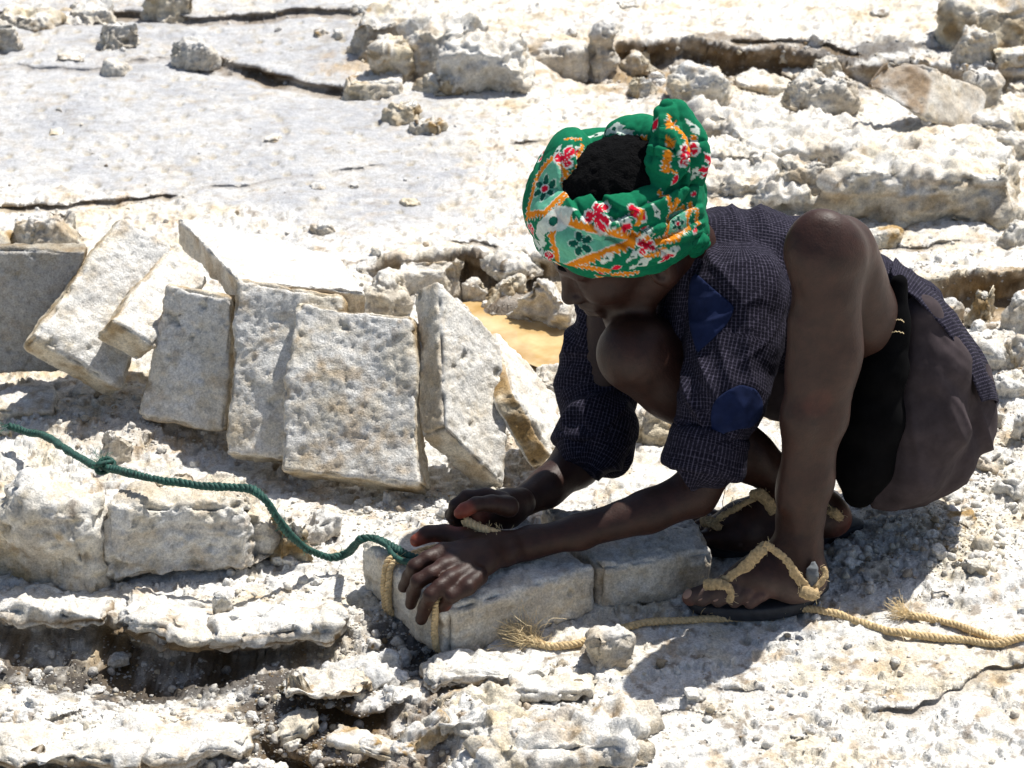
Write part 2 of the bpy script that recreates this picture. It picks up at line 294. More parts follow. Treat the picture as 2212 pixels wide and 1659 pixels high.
def ground(x, y, detail=True):
    """returns displaced x, y, z and colour for points of the salt pan"""
    x = np.asarray(x, np.float64); y = np.asarray(y, np.float64); sh = x.shape
    P3 = np.stack([x, y, np.zeros_like(x)], -1); u, v, _ = proj(P3)
    z = np.zeros(sh)
    z += .035*sst(3.35, 3.75, y+.15*vn2(x, y, 2, 3)) + .02*sst(4.8, 5.3, y)
    z += .010*fbm2(x, y, 3.5, 3, 11)
    su = sst(-30, 60, 0*u)
    uw = u+60*vn2(x, y, 9, 61)+25*vn2(x, y, 25, 62); vw = v+22*vn2(x, y, 10, 63)+8*vn2(x, y, 30, 64)
    smooth = np.zeros(sh); offs = np.random.default_rng(4).normal(size=(14, 2))*[60, 22]
    for ox, oy in offs: smooth += inpoly(uw+ox, vw+oy, SMOOTH_POLY)/14.
    smooth = np.clip(smooth+.35*vn2(x, y, 40, 67)*(smooth > 0)*(smooth < 1), 0, 1)
    rough = 1-smooth
    for (bu, bv, ru, rv, h) in BUMPS:
        e = ((uw-bu)/ru)**2+((vw-bv)/rv)**2; z += h*np.exp(-e*1.2)
    dirt = np.zeros(sh); brk = np.zeros(sh); yo = np.zeros(sh); lay = np.zeros(sh); yc = y.copy(); fmk = np.zeros(sh)
    wx = .012*vn2(x, y, 20, 71)+.004*vn2(x, y, 60, 72); wy = .014*vn2(x, y*.4, 20, 73)+.006*vn2(x, y*.3, 60, 74)
    X = x+wx; Y = y+wy
    for (pts, zt, drop, R, U, cb) in LEDGES:
        W = np.array([JZ(a, b, zt)[:2] for a, b in pts]); lo = W.min(0)-.02; hi = W.max(0)+.02
        m = (X > lo[0]-.05) & (X < hi[0]+.05) & (Y > lo[1]-R*2.5-.05) & (Y < hi[1]+.08)
        if not m.any(): continue
        xs, ys = X[m], Y[m]; bd = np.full(xs.shape, 9.); sd = np.zeros(xs.shape); ar = np.zeros(xs.shape)
        seg = np.linalg.norm(np.diff(W, axis=0), axis=1); cum = np.concatenate([[0], np.cumsum(seg)])
        for i in range(len(W)-1):
            a, b = W[i], W[i+1]; dx, dy = b-a; t = np.clip(((xs-a[0])*dx+(ys-a[1])*dy)/(seg[i]**2), 0, 1)
            d = np.hypot(xs-a[0]-t*dx, ys-a[1]-t*dy); cr = dx*(ys-a[1])-dy*(xs-a[0]); k = d < bd
            bd = np.where(k, d, bd); sd = np.where(k, np.where(cr < 0, d, -d), sd); ar = np.where(k, cum[i]+t*seg[i], ar)
        dl = 2.5*(W[:, 1].mean()**2+2.56)/8448; nearl = np.exp(-(np.maximum(np.maximum(-sd, sd-.03-6*dl), 0)/(3*dl))**2)*sst(0, .02, ar)*sst(0, .02, cum[-1]-ar)*(bd < .2); sq = sd+nearl*(np.round(sd/dl)*dl-sd); yo[m] -= (sq-sd); sd = sq
        tp = sst(0, .05, ar)*sst(0, .05, cum[-1]-ar); tp = tp*(.75+.35*vn2(xs, ys, 14, 81))
        w_ = np.maximum(.018, 6*2.5*(ys**2+2.56)/8448)*min(1, .3+drop*20); s = sst(0, w_, sd); rec = np.exp(-(np.maximum(sd-w_, 0)/R)**1.3)
        zz = -drop*tp*s*rec + .10*drop*tp*np.exp(-(np.minimum(sd, 0)/.03)**2)*(sd < 0)
        z[m] += zz; inn = (sd > 0) & (sd < w_)
        rag = .20*drop*vn2(xs, s*drop*2.2, 34, 85)+.10*drop*vn2(xs*.6, s*drop*1.3, 110, 86)
        yo[m] += np.where(inn, tp*(sd*.9+rag*4*s*(1-s)), 0)+np.where(sd > 0, tp*U*2.2*sst(.22, .5, s)*np.exp(-np.maximum(sd-w_, 0)/.03), 0)
        strat = vn2(xs*.12, s*drop, 170, 87); lay[m] = np.where(inn, strat, lay[m])
        dec = (sd > 0)*np.exp(-np.maximum(sd-w_, 0)/.03); yc[m] -= s*drop*tp*dec; fmk[m] = np.maximum(fmk[m], np.where(inn, sst(0, .1, s), np.where(sd > 0, np.exp(-((sd-w_)/.01)**2), 0))*np.minimum(1, tp))
        brk[m] = np.maximum(brk[m], cb*tp*np.where(sd > .001, np.exp(-(np.maximum(sd-w_, 0)/(R*.35))**2), 0))
    # relief
    n1 = fbm2(x, yc, 28, 3, 21); n2 = fbm2(x, yc, 110, 3, 25, .6); fl = fbm2(x*.6, yc*1.6, 45, 3, 29, .6)
    bil = 1-np.abs(vn2(x, yc, 60, 33)); bil2 = 1-np.abs(vn2(x, yc, 140, 34)); bil3 = 1-np.abs(vn2(x, yc, 300, 35))
    rg = np.clip(.6+.6*fbm2(x, yc, 5, 2, 37), .25, 1.3)
    z += (1-.93*fmk)*rough*rg*(.0085*n1+.004*n2+.006*fl*np.abs(fl)*2+.006*(bil-.6)+.0034*(bil2-.6)+.0017*(bil3-.6))
    z += smooth*(.0016*fbm2(x, yc, 60, 3, 43, .6)+.0007*(bil3-.5))
    # thin flakes: terraces in the foreground
    t = (z*1.0+.014*fbm2(x, yc*1.5, 9, 3, 45))/.009; st = np.floor(t)+sst(.42, .56, t-np.floor(t)); z += (1-fmk)*rough*.75*(st-t)*.009*sst(4.2, 3.0, y)
    # pits
    wd, wi = wor2(x, y*.7, 26, 51); ps = .10+.22*wi; pit = (1-fmk)*(1-sst(ps*.4, ps, wd))*(wi > .55); z -= pit*(.004*rough+.0045*smooth)
    wd, wi2 = wor2(x, y*.8, 75, 53); pit2 = (1-fmk)*(1-sst(.1, .36, wd))*(wi2 > .6); z -= rough*pit2*.003
    e = ((uw-1130)/150)**2+((vw-728)/66)**2; mk = sst(1.5, .8, e); z = z*(1-mk)+(-.034+.1*(z-.0))*mk
    # colour
    c = np.tile(WHITE, (x.size, 1)); r_ = lambda a: np.asarray(a).ravel()
    c = mixc(c, GREY, r_(.20+.15*fbm2(x, yc, 7, 3, 90)))
    g = np.zeros(sh)
    g = smooth*(.85+.5*fbm2(x, yc, 9, 4, 91, .6)+.25*fbm2(x*.5, y*2, 40, 3, 97, .6)); c = mixc(c, GREY*np.array([.80,.80,.82]), r_(g*.95))
    a = fbm2(x, yc, 12, 4, 92, .6); c = mixc(c, CREAM, r_(rough*.75*sst(-.05, .5, a)))
    a = fbm2(x, yc, 30, 4, 93, .6); c = mixc(c, OCHRE*1.1, r_((rough*.42+.08)*sst(.16, .5, a)))
    a = fbm2(x, yc, 70, 3, 94, .6); c = mixc(c, BROWN, r_((rough*.55+.1)*sst(.26, .55, a)))
    c = mixc(c, CREAM*.7, r_(pit*(wi > .7)*.6))
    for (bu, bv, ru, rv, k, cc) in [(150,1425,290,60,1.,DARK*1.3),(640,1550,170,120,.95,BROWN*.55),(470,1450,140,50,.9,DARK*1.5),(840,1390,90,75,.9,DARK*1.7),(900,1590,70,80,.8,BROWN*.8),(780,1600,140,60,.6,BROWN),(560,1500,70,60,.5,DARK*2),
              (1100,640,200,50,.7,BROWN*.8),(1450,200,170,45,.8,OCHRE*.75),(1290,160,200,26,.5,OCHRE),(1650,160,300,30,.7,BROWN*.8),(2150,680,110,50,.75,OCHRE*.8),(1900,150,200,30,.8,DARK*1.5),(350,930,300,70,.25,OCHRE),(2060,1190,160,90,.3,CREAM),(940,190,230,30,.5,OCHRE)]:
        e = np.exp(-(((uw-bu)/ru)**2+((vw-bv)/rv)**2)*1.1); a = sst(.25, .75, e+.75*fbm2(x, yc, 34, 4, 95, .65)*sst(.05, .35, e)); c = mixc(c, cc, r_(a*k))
    a = fbm2(x, yc, 40, 3, 96); c = mixc(c, OCHRE*.7, r_(brk*.65)); c = mixc(c, BROWN*.7, r_(brk*sst(-.3, .5, a+lay*1.2)))
    return X*0+x, y+yo, z, c.reshape(sh+(3,))
def gz(x, y):
    X, Y, Z, _ = ground(np.array([float(x)]), np.array([float(y)])); return float(Z[0])
def GH(u, v):                         # where the sight line meets the ground relief
    z = 0.
    for _ in range(5): p = JZ(u, v, z); z = .5*z+.5*gz(p[0], p[1])
    return np.array([p[0], p[1], z])

def build_ground():
    vs = np.concatenate([np.arange(1860, -60, -2.5), np.linspace(-60, -330, 50)])
    us = np.concatenate([np.linspace(-1200, -150, 90)[:-1], np.arange(-150, 2364, 3.0), np.linspace(2364, 3400, 90)[1:]])
    ang = PITCH+np.arctan((vs-CV)/FPX); ys = CAMH/np.tan(ang); ys = np.concatenate([ys, [8, 9.5, 12, 16, 25, 45, 90, 300]])
    tx = (us-CU)/FPX*1.06; tx = np.concatenate([[-2, -1.2, -.8, -.55], tx, [.55, .8, 1.2, 2]])
    Y, T = np.meshgrid(ys, tx, indexing='ij'); X = T*Y*1.0/np.cos(0.43)
    x, y, z, c = ground(X.ravel(), Y.ravel())
    far = Y.ravel() > 7; z = np.where(far, .03+.3*z, z)
    n, m = Y.shape; I = np.arange(n*m).reshape(n, m); F = np.stack([I[:-1, :-1], I[:-1, 1:], I[1:, 1:], I[1:, :-1]], -1).reshape(-1, 4)
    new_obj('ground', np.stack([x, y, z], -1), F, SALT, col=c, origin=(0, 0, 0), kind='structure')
    V = np.array([[-300, -300, -.25], [300, -300, -.25], [300, 300, -.25], [-300, 300, -.25]], float)
    new_obj('terrain', V, np.array([[0, 1, 2, 3]]), SALT, col=np.tile(WHITE*.9, (4, 1)), origin=(0, 0, -.25), kind='structure')
build_ground()
# puddle
def puddle():
    P = [JZ(u, v, -.022) for u, v in [(985,655),(1100,640),(1290,650),(1330,740),(1290,800),(1180,800),(1100,770),(1040,740),(990,700)]]
    V = np.array(P); V[:, 2] = -.022; new_obj('brine_puddle', V, [list(range(len(V)))], WATER, smooth=False, kind='structure')
puddle()

# ------------------------------------------------------------------ cut salt slabs
def lean(u, v, base, k):              # point seen at u,v that leans back from base by k metres per metre of height
    d = ray(u, v); t = (base[1]+k*(CAMH-base[2]))/(d[1]-k*d[2]); return C0+d*t
SLABG = 'cut salt slabs propped in a row'
def slab(label, TL, TR, BR, BL, th=.05, off=None, seed=0, pits=60, brown=.3, grey=.2, strata=.15, sideamt=.75, cell=.0032, rough=.0030, r=.008, name='salt_block', cat='salt slab', group=SLABG, warp=.008, lump=0, pitr=(.0018, .008), chip=2.2, clusters=(), facebrown=0, cuts=0, tint=1.):
    TL, TR, BR, BL = map(np.asarray, (TL, TR, BR, BL))
    n = nrm(np.cross(TR-BL, TL-BR)); 
    if np.dot(n, C0-BL) < 0: n = -n
    o = -n*th if off is None else np.asarray(off)
    c8 = [[[BL+o, BL], [TL+o, TL]], [[BR+o, BR], [TR+o, TR]]]
    V, F, info = hexa(c8, cell=cell, r=r, rough=rough, pits=pits, pitr=pitr, seed=seed, warp=warp, lump=lump, chip=chip, clusters=clusters, cuts=cuts)
    side = 1-np.clip(np.abs(info['P'][:, 2]-.5)*2, 0, 1)**6
    c = rockcol(info, seed, brown, grey, strata, side, OCHRE*.75, sideamt)
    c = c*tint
    if facebrown: c = mixc(c, BROWN*1.6, facebrown*sst(.9, .97, info['P'][:, 2])*sst(-.5, .2, fbm3(info['Q'], 25, 3, 9)))
    o = new_obj(name, V, F, SALT, col=c, label=label, cat=cat, group=group); return o
def lslab(label, TL, TR, BR, BL, zb, k, k2=None, **kw):
    b0 = JZ(*BL, zb); b1 = JZ(*BR, zb); return slab(label, lean(*TL, b0, k), lean(*TR, b1, k2 or k), b1, b0, **kw)
lslab('grey shaded salt slab at the left edge of the photo, end of the row', (-60,537), (190,541), (150,800), (-60,812), .045, .12, seed=1, pits=30, grey=.9, brown=.2, th=.045, tint=.62)  # tint darkens this slab's own colour to deepen its shade
slab('pale pitted salt slab tilted sideways, second from the left edge of the row', J(262,466,3.48), J(378,530,3.47), J(262,842,3.29), J(72,728,3.26), th=.055, seed=2, pits=70, brown=.35)
slab('short pitted salt slab wedged behind the row between two taller slabs', J(370,532,3.47), J(452,600,3.45), J(335,748,3.28), J(238,688,3.265), th=.055, seed=3, pits=60)
slab('big white sunlit salt slab lying flat on top of the row', J(380,466,3.70), J(730,548,3.50), J(793,630,3.25), J(510,603,3.28), off=(0, .01, -.052), seed=4, pits=16, brown=.05, grey=.05, sideamt=.5, strata=0)
lslab('narrow bluish salt slab leaning right of the sideways tilted one', (356,610), (503,646), (484,934), (296,901), .03, .42, seed=5, pits=40, brown=.3, grey=.6)
lslab('tall cream salt slab half hidden behind the widest slab', (512,600), (740,640), (700,1000), (483,985), .025, .62, seed=6, pits=50, brown=.45, th=.055)
lslab('widest upright salt slab with a cluster of holes in its face, nearest the rope', (637,648), (888,682), (912,1050), (600,1018), .034, .80, seed=7, pits=40, brown=.4, th=.060, clusters=((J(705,775,3.2), 22, .022), (J(725,925,3.14), 26, .028), (J(815,720,3.2), 8, .02), (J(760,640,3.25), 5, .03)))
slab('thick salt slab standing on its corner, turned to the right, rightmost upright slab', J(948,603,3.20), J(1083,735,3.22), J(1100,1060,3.07), J(960,925,3.05), th=.052, seed=8, pits=90, brown=.2, grey=.1, sideamt=.55)
slab('salt slab with dark brown layered edge leaning behind the corner-standing slab', J(1072,712,3.30), J(1222,866,3.24), J(1196,992,3.12), J(1112,845,3.14), off=JZ(1150,1022,.01)-J(1196,992,3.12), seed=9, pits=20, brown=.2, grey=0, strata=.3, sideamt=1.)
# the two bound slabs he is working on
zt = .068
bL, bN, bR = JZ(775,1168,zt), JZ(967,1316,zt), JZ(1290,1222,zt); bF = bL+bR-bN
def flat_slab(label, L_, N_, R_, F_, th, **kw):
    dn = np.array([0, 0, -th]); sp = lambda p, q, a: p+(p-q)*a
    return slab(label, L_, F_, R_, N_, off=dn, **kw)
flat_slab('long grey-white salt slab under the man\'s hands, with rope bound round its left end', bL, bN, bR, bF, .078, seed=10, pits=45, brown=.25, grey=.1, strata=.35, sideamt=.3, group=None, r=.012, rough=.0035, warp=.008, chip=3., lump=.0015)
q0 = bR+np.array([.003, .002, -.002]); q1 = JZ(1537,1192,.062)
flat_slab('blue-grey salt slab lying under the forearm against the toes of the near foot', q0+(bF-bR)*1.0+np.array([.04, 0, 0]), q0, q1, q1+(bF-bR)*.55+np.array([.05, 0, 0]), .07, seed=11, pits=45, brown=.2, grey=.6, strata=.4, sideamt=.35, group=None, r=.012, rough=.0035, warp=.008, chip=3., lump=.0015)

# ------------------------------------------------------------------ rocks and broken crust
rng0 = np.random.default_rng(5)
def rock(label, u0, v0, u1, v1, dr=.7, yaw=0, style='chunk', seed=None, brown=.3, grey=.18, sink=.15, jit=.16, name='salt_rock', cat='salt rock', group=None, tilt=0, strata=.25, base=None, sideamt=.35, z=None):
    seed = int(u0*7+v0*13) % 9973 if seed is None else seed; rng = np.random.default_rng(seed)
    um = (u0+u1)/2; B = GH(um, v1) if z is None else JZ(um, v1, z); s = depth(B)/FPX; W = (u1-u0)*s; H = (v1-v0)*s; a = math.atan2(CAMH-B[2], B[1])
    D = dr*W; Hz = (H-D*math.sin(a))/math.cos(a)
    if Hz < .32*H: Hz = .32*H; D = max((H-Hz*math.cos(a))/math.sin(a), .2*W)
    c8 = np.zeros((2, 2, 2, 3))
    for i in (0, 1):
        for j in (0, 1):
            for k in (0, 1):
                p = np.array([(i-.5)*W, (j-.5)*D, k*Hz]); p += (rng.random(3)-.5)*2*jit*np.array([W, D, Hz])
                if k: p[:2] *= (1-.25*rng.random()*(style != 'slab'))
                p[2] -= sink*Hz*(1-k)
                c8[i, j, k] = p
    cy, sy = math.cos(yaw), math.sin(yaw); ct, st_ = math.cos(tilt), math.sin(tilt)
    q = c8.reshape(-1, 3); q = q-np.array([0, 0, Hz/2]); q = np.stack([q[:, 0]*ct+q[:, 2]*st_, q[:, 1], -q[:, 0]*st_+q[:, 2]*ct], -1)+np.array([0, 0, Hz/2]); q = np.stack([q[:, 0]*cy-q[:, 1]*sy, q[:, 0]*sy+q[:, 1]*cy, q[:, 2]], -1)
    q = q+B+np.array([0, D/2, 0]); sz = (W+D+Hz)/3
    cell = float(np.clip(sz/26, .0028, .006)); k_ = min(1, sz/.07)
    V, F, info = hexa(q.reshape(2, 2, 2, 3), cell=cell, r=.16*min(W, D, Hz)+.002 if style != 'lumpy' else .34*min(W, D, Hz), rough=.0085*k_ if style != 'slab' else .0045, warp=.030*k_ if style != 'slab' else .012,
                      pits=int(26*k_) if style != 'lumpy' else 12, pitr=(.002, .004+.007*k_), lump=(.0125*k_ if style == 'lumpy' else .0065*k_ if style == 'chunk' else .003), seed=seed, chip=1.4, cuts={'chunk': 8, 'slab': 4, 'lumpy': 3}.get(style, 4))
    lo = (info['P'][:, 2] < .45)*1.; side = np.clip(1-info['P'][:, 2]*1.2, 0, 1) if style == 'lumpy' else (1-np.clip(np.abs(info['P'][:, 2]-.5)*2, 0, 1)**4)
    return new_obj(name, V, F, SALT, col=rockcol(info, seed, brown*1.25+.08, grey, strata, side, OCHRE*.6 if style != 'dark' else BROWN, sideamt), label=label, cat=cat, group=group)
R = rock
R('pitted cream salt boulder at the left edge below the green rope', -30,1022,250,1276, .45, -.30, brown=.5, grey=.2, tilt=.12, jit=.2)
b0, b1 = JZ(228,1270,.0), JZ(596,1238,.0)
slab('long block of salt with a white sunlit top, under the green rope', lean(215,1092,b0,.1), lean(588,1092,b1,.1), b1, b0, off=(0, .115, .0), seed=31, pits=160, brown=.3, grey=.2, strata=.25, name='salt_block', cat='salt block', group=None, rough=.006, r=.016, warp=.020, lump=.0055, sideamt=.35, pitr=(.002, .013), chip=4., cuts=5)
R('dark brown crusty rock at the right end of the long block under the green rope', 580,1075,672,1232, 1.0, .2, brown=.9, grey=.1, sideamt=1.)
R('white lump of salt right of the dark brown rock by the green rope', 655,1100,745,1170, .8, .3, 'lumpy', brown=.05)
R('upright pale salt chunk in front of the frayed rope end', 1256,1348,1364,1442, .7, .3, brown=.12, grey=.4)
R('small orange sliver of salt standing on the crust under the long block', 462,1284,505,1340, .3, .2, 'slab', brown=.9)
R('rounded cream salt boulder with a brown left side, below the bound slab', 912,1478,1106,1578, .7, .1, 'lumpy', brown=.45)
R('largest salt boulder at the bottom edge of the photo', 955,1516,1394,1660, .62, .08, 'lumpy', brown=.5, strata=.4)
R('wedge of brown crust poking up left of the bottom boulder', 862,1540,996,1622, .4, .5, 'slab', brown=.6, tilt=-.35)
R('flat brown-edged flake of crust near the bottom, left of the wedge', 690,1575,850,1625, .9, -.3, 'slab', brown=.5, tilt=.12)
R('tilted pale plate of crust in the dirty hollow below the long block', 560,1545,680,1600, .9, .4, 'slab', brown=.35, tilt=-.2)
R('lump of grey-white salt in the dirt left of the pale plate edge', 700,1420,850,1490, .8, .2, 'lumpy', brown=.15, grey=.6)
R('dark knobbly clod in the dirt hollow', 590,1452,665,1510, .9, .1, brown=1., grey=0, sideamt=1.)
R('small bright stone in the shade under the crust ledge', 232,1405,285,1440, .8, .2, brown=.1, grey=.2)
R('flat salt shard leaning on the gravel in front of the narrow bluish slab', 215,935,300,1010, .3, .9, 'slab', brown=.2, tilt=.5)
R('flat tan-grey flake at the left edge above the green rope', -40,836,110,905, .9, .1, 'slab', brown=.3, grey=.5)
R('round stone at the left edge by the end of the green rope', -35,905,28,950, .8, 0, brown=.5)
# plates of broken crust whose torn edges hang over the hollows
def plate(label, FL, BL, BR, FR, z0, z1, th, seed, brown=.3):
    a, b, c_, d = JZ(*FL, z0), JZ(*BL, z1), JZ(*BR, z1), JZ(*FR, z0); dn = np.array([0, .012, -th])
    V, F, info = hexa([[[a+dn, a], [b+dn, b]], [[d+dn, d], [c_+dn, c_]]], cell=.0032, r=.006, rough=.0042, pits=60, pitr=(.0015, .006), warp=.020, lump=.003, seed=seed, chip=4.5, cuts=2)
    # ragged outline
    o_ = np.stack([.016*fbm3(V, 16, 3, seed+61, .6)+.007*fbm3(V*[1, 1, .3], 60, 2, seed+62), .022*fbm3(V, 18, 3, seed+63, .6)+.008*fbm3(V*[1, 1, .3], 65, 2, seed+64), .003*fbm3(V, 30, 2, seed+65)], -1); V = V+o_
    lay_ = vn3(np.stack([V[:, 0]*4, V[:, 1]*4, V[:, 2]*330], -1), 1, seed+66); sd_ = 1-np.clip(info['P'][:, 2]*1.05, 0, 1)**5; V = V+np.array([0, 1., 0])*(.0035*lay_*sd_)[:, None]
    c = rockcol(info, seed, brown, .1, .1); c = mixc(c, OCHRE*.75, sd_*.8*sst(-.5, .3, lay_)); c = mixc(c, BROWN*.8, sd_*.8*sst(0, .6, lay_))
    new_obj('crust_plate', V, F, SALT, col=c, label=label, cat='crust plate')
plate('cracked white crust plate along the left edge above the dark hollow', (-80,1322), (-80,1268), (240,1268), (222,1330), .014, .008, .018, 71)
plate('long crust plate with ragged brown edge hanging over the dark hollow', (215,1338), (235,1272), (500,1285), (470,1386), .020, .010, .022, 72, .4)
plate('right end of the broken crust ledge, tapering towards the bound slab', (455,1388), (480,1290), (735,1300), (722,1352), .018, .010, .020, 73, .35)
plate('blue-white flat plate with a jagged left end in front of the bound slab', (905,1474), (935,1410), (1240,1420), (1180,1474), .012, .010, .016, 74, .15)
plate('thin plate of crust with an orange underside below the frayed rope', (1060,1492), (1090,1462), (1310,1462), (1300,1496), .012, .010, .016, 75, .4)
plate('bottom left crust plate with a shadowed front edge', (-80,1640), (-60,1560), (330,1555), (310,1642), .014, .010, .020, 76, .35)
plate('tan crust plate at the bottom edge right of the shadowed front edge', (320,1630), (345,1570), (560,1565), (540,1625), .016, .010, .020, 77, .5)
plate('grey broken plate in the dirt between the hollow and the bottom boulders', (590,1500), (610,1445), (800,1440), (820,1492), .020, .014, .018, 78, .45)
# pit and puddle
R('small pointed salt block behind the widest slab', 783,590,884,690, .7, .5, brown=.2, grey=.4, z=.03)
R('square salt block set in the wall of the pit behind the slabs', 850,568,994,668, .3, .05, 'slab', brown=.3, sink=.3, z=-.03)
R('small broken chunk between the square block and the dark boulder in the pit', 1000,598,1052,662, .8, .2, brown=.35, z=-.03)
R('dark brown rounded boulder in the pit wall behind the puddle', 1046,586,1125,674, .8, .1, brown=.9, sideamt=1., z=-.03)
R('white jagged salt chunk in the puddle below the man\'s face', 1112,592,1242,716, .6, -.45, brown=.25, tilt=.35, z=-.03)
R('brownish rounded crust overhanging the pit beside the headscarf', 1060,545,1190,606, .9, .1, brown=.6, z=.01)
R('flat layered plate right of the brown-edged slab', 1165,795,1250,850, .9, -.5, 'slab', brown=.3, tilt=.2)
R('slanted white plate of salt between the far sleeve and the brown-edged slab', 1160,790,1300,880, .9, -.4, 'slab', brown=.15, tilt=.25)
R('brown pitted rock seen between the man\'s two sleeves', 1378,868,1470,955, .7, .2, brown=.6)
# upper left
R('rounded dark-based boulder in the top left corner', -20,5,112,66, .9, .1, brown=.5)
R('low pale boulder right of the top left corner boulder', 110,-8,252,56, .9, 0, brown=.35)
R('dark grey-brown round boulder cut by the top edge of the photo', 300,-50,420,50, .8, .3, brown=.75, grey=.8, sideamt=.6)
R('grey angular block at the left edge under the corner boulder', -45,44,44,114, .7, .3, brown=.15, grey=.7)
R('pale faceted rock on the smooth crust near the top left', 205,42,303,108, .7, .35, brown=.12, grey=.3)
R('faceted grey-white rock with a long shadow beside the tip of the brown-edged crust', 372,80,463,156, .7, -.3, brown=.12, grey=.6)
R('little pale rock below the faceted rocks', 217,130,274,166, .8, .2, brown=.15)
R('small flattened pebble left of the little pale rock', 112,112,175,134, .9, 0, brown=.2)
R('small brown stone near the top centre left of the heap', 672,56,712,84, .9, .2, brown=.9, grey=0)
R('small white crumb beside the brown stone left of the heap', 712,62,742,86, .9, .2, brown=.05)
R('brown and white slab fragment under the left end of the heap', 745,150,872,215, .8, .1, 'slab', brown=.5)
R('dark brown angular stone under the middle of the heap', 916,154,1046,212, .6, .1, brown=.9, grey=.2, sideamt=.7)
R('cream stone right of the dark brown angular stone', 1046,160,1112,195, .8, .1, brown=.3)
R('white-topped stone with dark underside on the smooth crust', 824,210,922,270, .7, .2, brown=.45, sideamt=.9)
R('orange-tinged stone just in front of the white-topped one', 878,252,960,296, .6, -.3, brown=.7)
R('small round stone lying alone in the middle of the smooth crust', 563,290,609,311, .9, 0, brown=.45)
R('pointed little stone above the right end of the flat sunlit slab', 668,480,718,516, .8, .3, brown=.25)
R('small brown stone on the crust left of the headscarf', 868,428,914,450, .9, .2, brown=.85)
R('tiny cream stone above the brown stone', 750,394,778,411, .9, .2, brown=.25)
R('tiny pale stone pair on the smooth crust', 672,394,706,411, .9, .2, brown=.3)
R('tiny dark pebble at the left of the smooth crust', 100,276,138,294, .9, .2, brown=.8)
R('salt rock peak showing behind the leftmost grey slab', 28,452,172,560, .6, .4, brown=.3, z=.03, jit=.2)
R('small brown lump at the left edge beside the rock peak', -30,500,28,545, .8, .2, brown=.8)
# heap top centre
R('grey-brown left block of the white heap', 742,8,885,128, .8, .15, brown=.5, grey=.8, sideamt=.5, name='salt_heap_block')
R('white knobbly mass forming the middle of the heap', 860,2,1070,180, .9, .2, 'lumpy', brown=.2, grey=0, name='salt_heap_block')
R('white knobbly right flank of the heap', 960,60,1158,205, .8, -.2, 'lumpy', brown=.1, grey=0, name='salt_heap_block')
R('orange-brown crust on the left flank of the heap', 800,70,900,178, .7, .3, brown=.9, grey=0, name='salt_heap_block')
# upper right
GR = None
R('flat grey block with a pitted front just right of the heap', 1140,88,1282,166, .4, .0, 'slab', brown=.3, grey=.5)
R('tall pointed white shard standing right of the flat grey block', 1276,58,1344,164, .6, .4, brown=.15, grey=.4, jit=.24)
R('ridged cream shard beside the pointed white shard', 1338,90,1428,165, .6, .3, brown=.4, jit=.24)
R('boxy layered boulder behind the headscarf knot', 1440,138,1594,242, .7, -.1, brown=.4, strata=.5)
R('low brown rubble boulder behind the headscarf', 1345,160,1420,215, .8, .2, brown=.8)
R('small cream boulder left of the pyramid rock', 1592,160,1712,205, .7, -.3, 'slab', brown=.35, tilt=.15)
R('left slab of the pyramid rock', 1684,172,1790,250, .6, .4, brown=.25, grey=.4)
R('white pyramid shaped rock', 1742,162,1872,256, .7, -.2, brown=.12, grey=.2, jit=.24)
R('brown rock sitting in the shade of the upper ledge', 1676,108,1738,152, .7, .2, brown=.7)
R('pale notched rock right of the brown rock under the upper ledge', 1756,104,1820,152, .7, .2, brown=.3)
R('yellowish flat stone under the upper ledge', 1700,142,1790,176, .8, .1, brown=.35)
R('small rubble stone left of the big tilted block', 1790,150,1850,190, .8, .2, brown=.4)
slab('big tilted block with a brown face and a long pale edge, upper right', J(1905,125,4.50), J(2015,143,4.52), J(1985,250,4.43), J(1862,182,4.45), off=J(2112,308,4.50)-J(1985,252,4.43), facebrown=.9, seed=61, pits=40, brown=.25, grey=.4, sideamt=.25, name='salt_block', cat='salt block', group=None, rough=.004, r=.012, warp=.012, cell=.005)
R('squarish pale block right of the big tilted block', 2052,74,2148,178, .7, .25, brown=.35)
R('huge white-topped boulder with a black underside in the top right corner', 2026,-20,2260,118, .7, .05, brown=.4, sideamt=.9, z=.04)
R('tan block at the right edge under the corner boulder', 2145,102,2240,152, .7, .1, 'slab', brown=.5)
R('upright pale lump right of the long pale edge', 2088,150,2168,255, .7, .3, brown=.25)
R('small grey-cream stone at the right edge, upper of two', 2178,172,2250,212, .8, .1, brown=.3, grey=.6)
R('broad flat cream stone at the right edge', 2110,212,2260,262, .7, .05, brown=.35)
R('brown layered stone at the right edge above the big mound', 2105,245,2260,296, .6, .05, brown=.5)
R('smooth cream hump at the right edge above the big mound', 2140,285,2260,350, .7, .05, brown=.1)
R('stone on the sunlit flat at the very top right of centre', 1872,20,1924,42, .9, .1, brown=.6)
R('small stone at the top edge above the pointed shard', 1332,-2,1384,20, .9, .1, brown=.4)
R('white crystalline plate at the back of the left mound', 1496,222,1720,300, .8, .05, 'lumpy', brown=.12, grey=0)
R('long white crystalline top of the left mound', 1560,238,1965,362, .8, .02, 'lumpy', brown=.15, grey=0)
R('shaded grey block under the white top of the left mound', 1700,330,1830,446, .7, -.2, brown=.25, grey=.6)
R('pale crystalline plate right behind the headscarf', 1500,300,1660,376, .8, .05, 'lumpy', brown=.2, grey=0)
R('white crystalline shelf above the man\'s back', 1524,345,1705,420, .8, .08, 'lumpy', brown=.15, grey=0)
R('white chunk with a ragged edge above the man\'s shoulder', 1640,382,1795,462, .7, -.1, 'lumpy', brown=.25)
R('big white knobbly mound with a brown layered front on the right', 1808,278,2260,500, .75, .03, 'lumpy', brown=.35, grey=0, strata=.5, sideamt=.8)
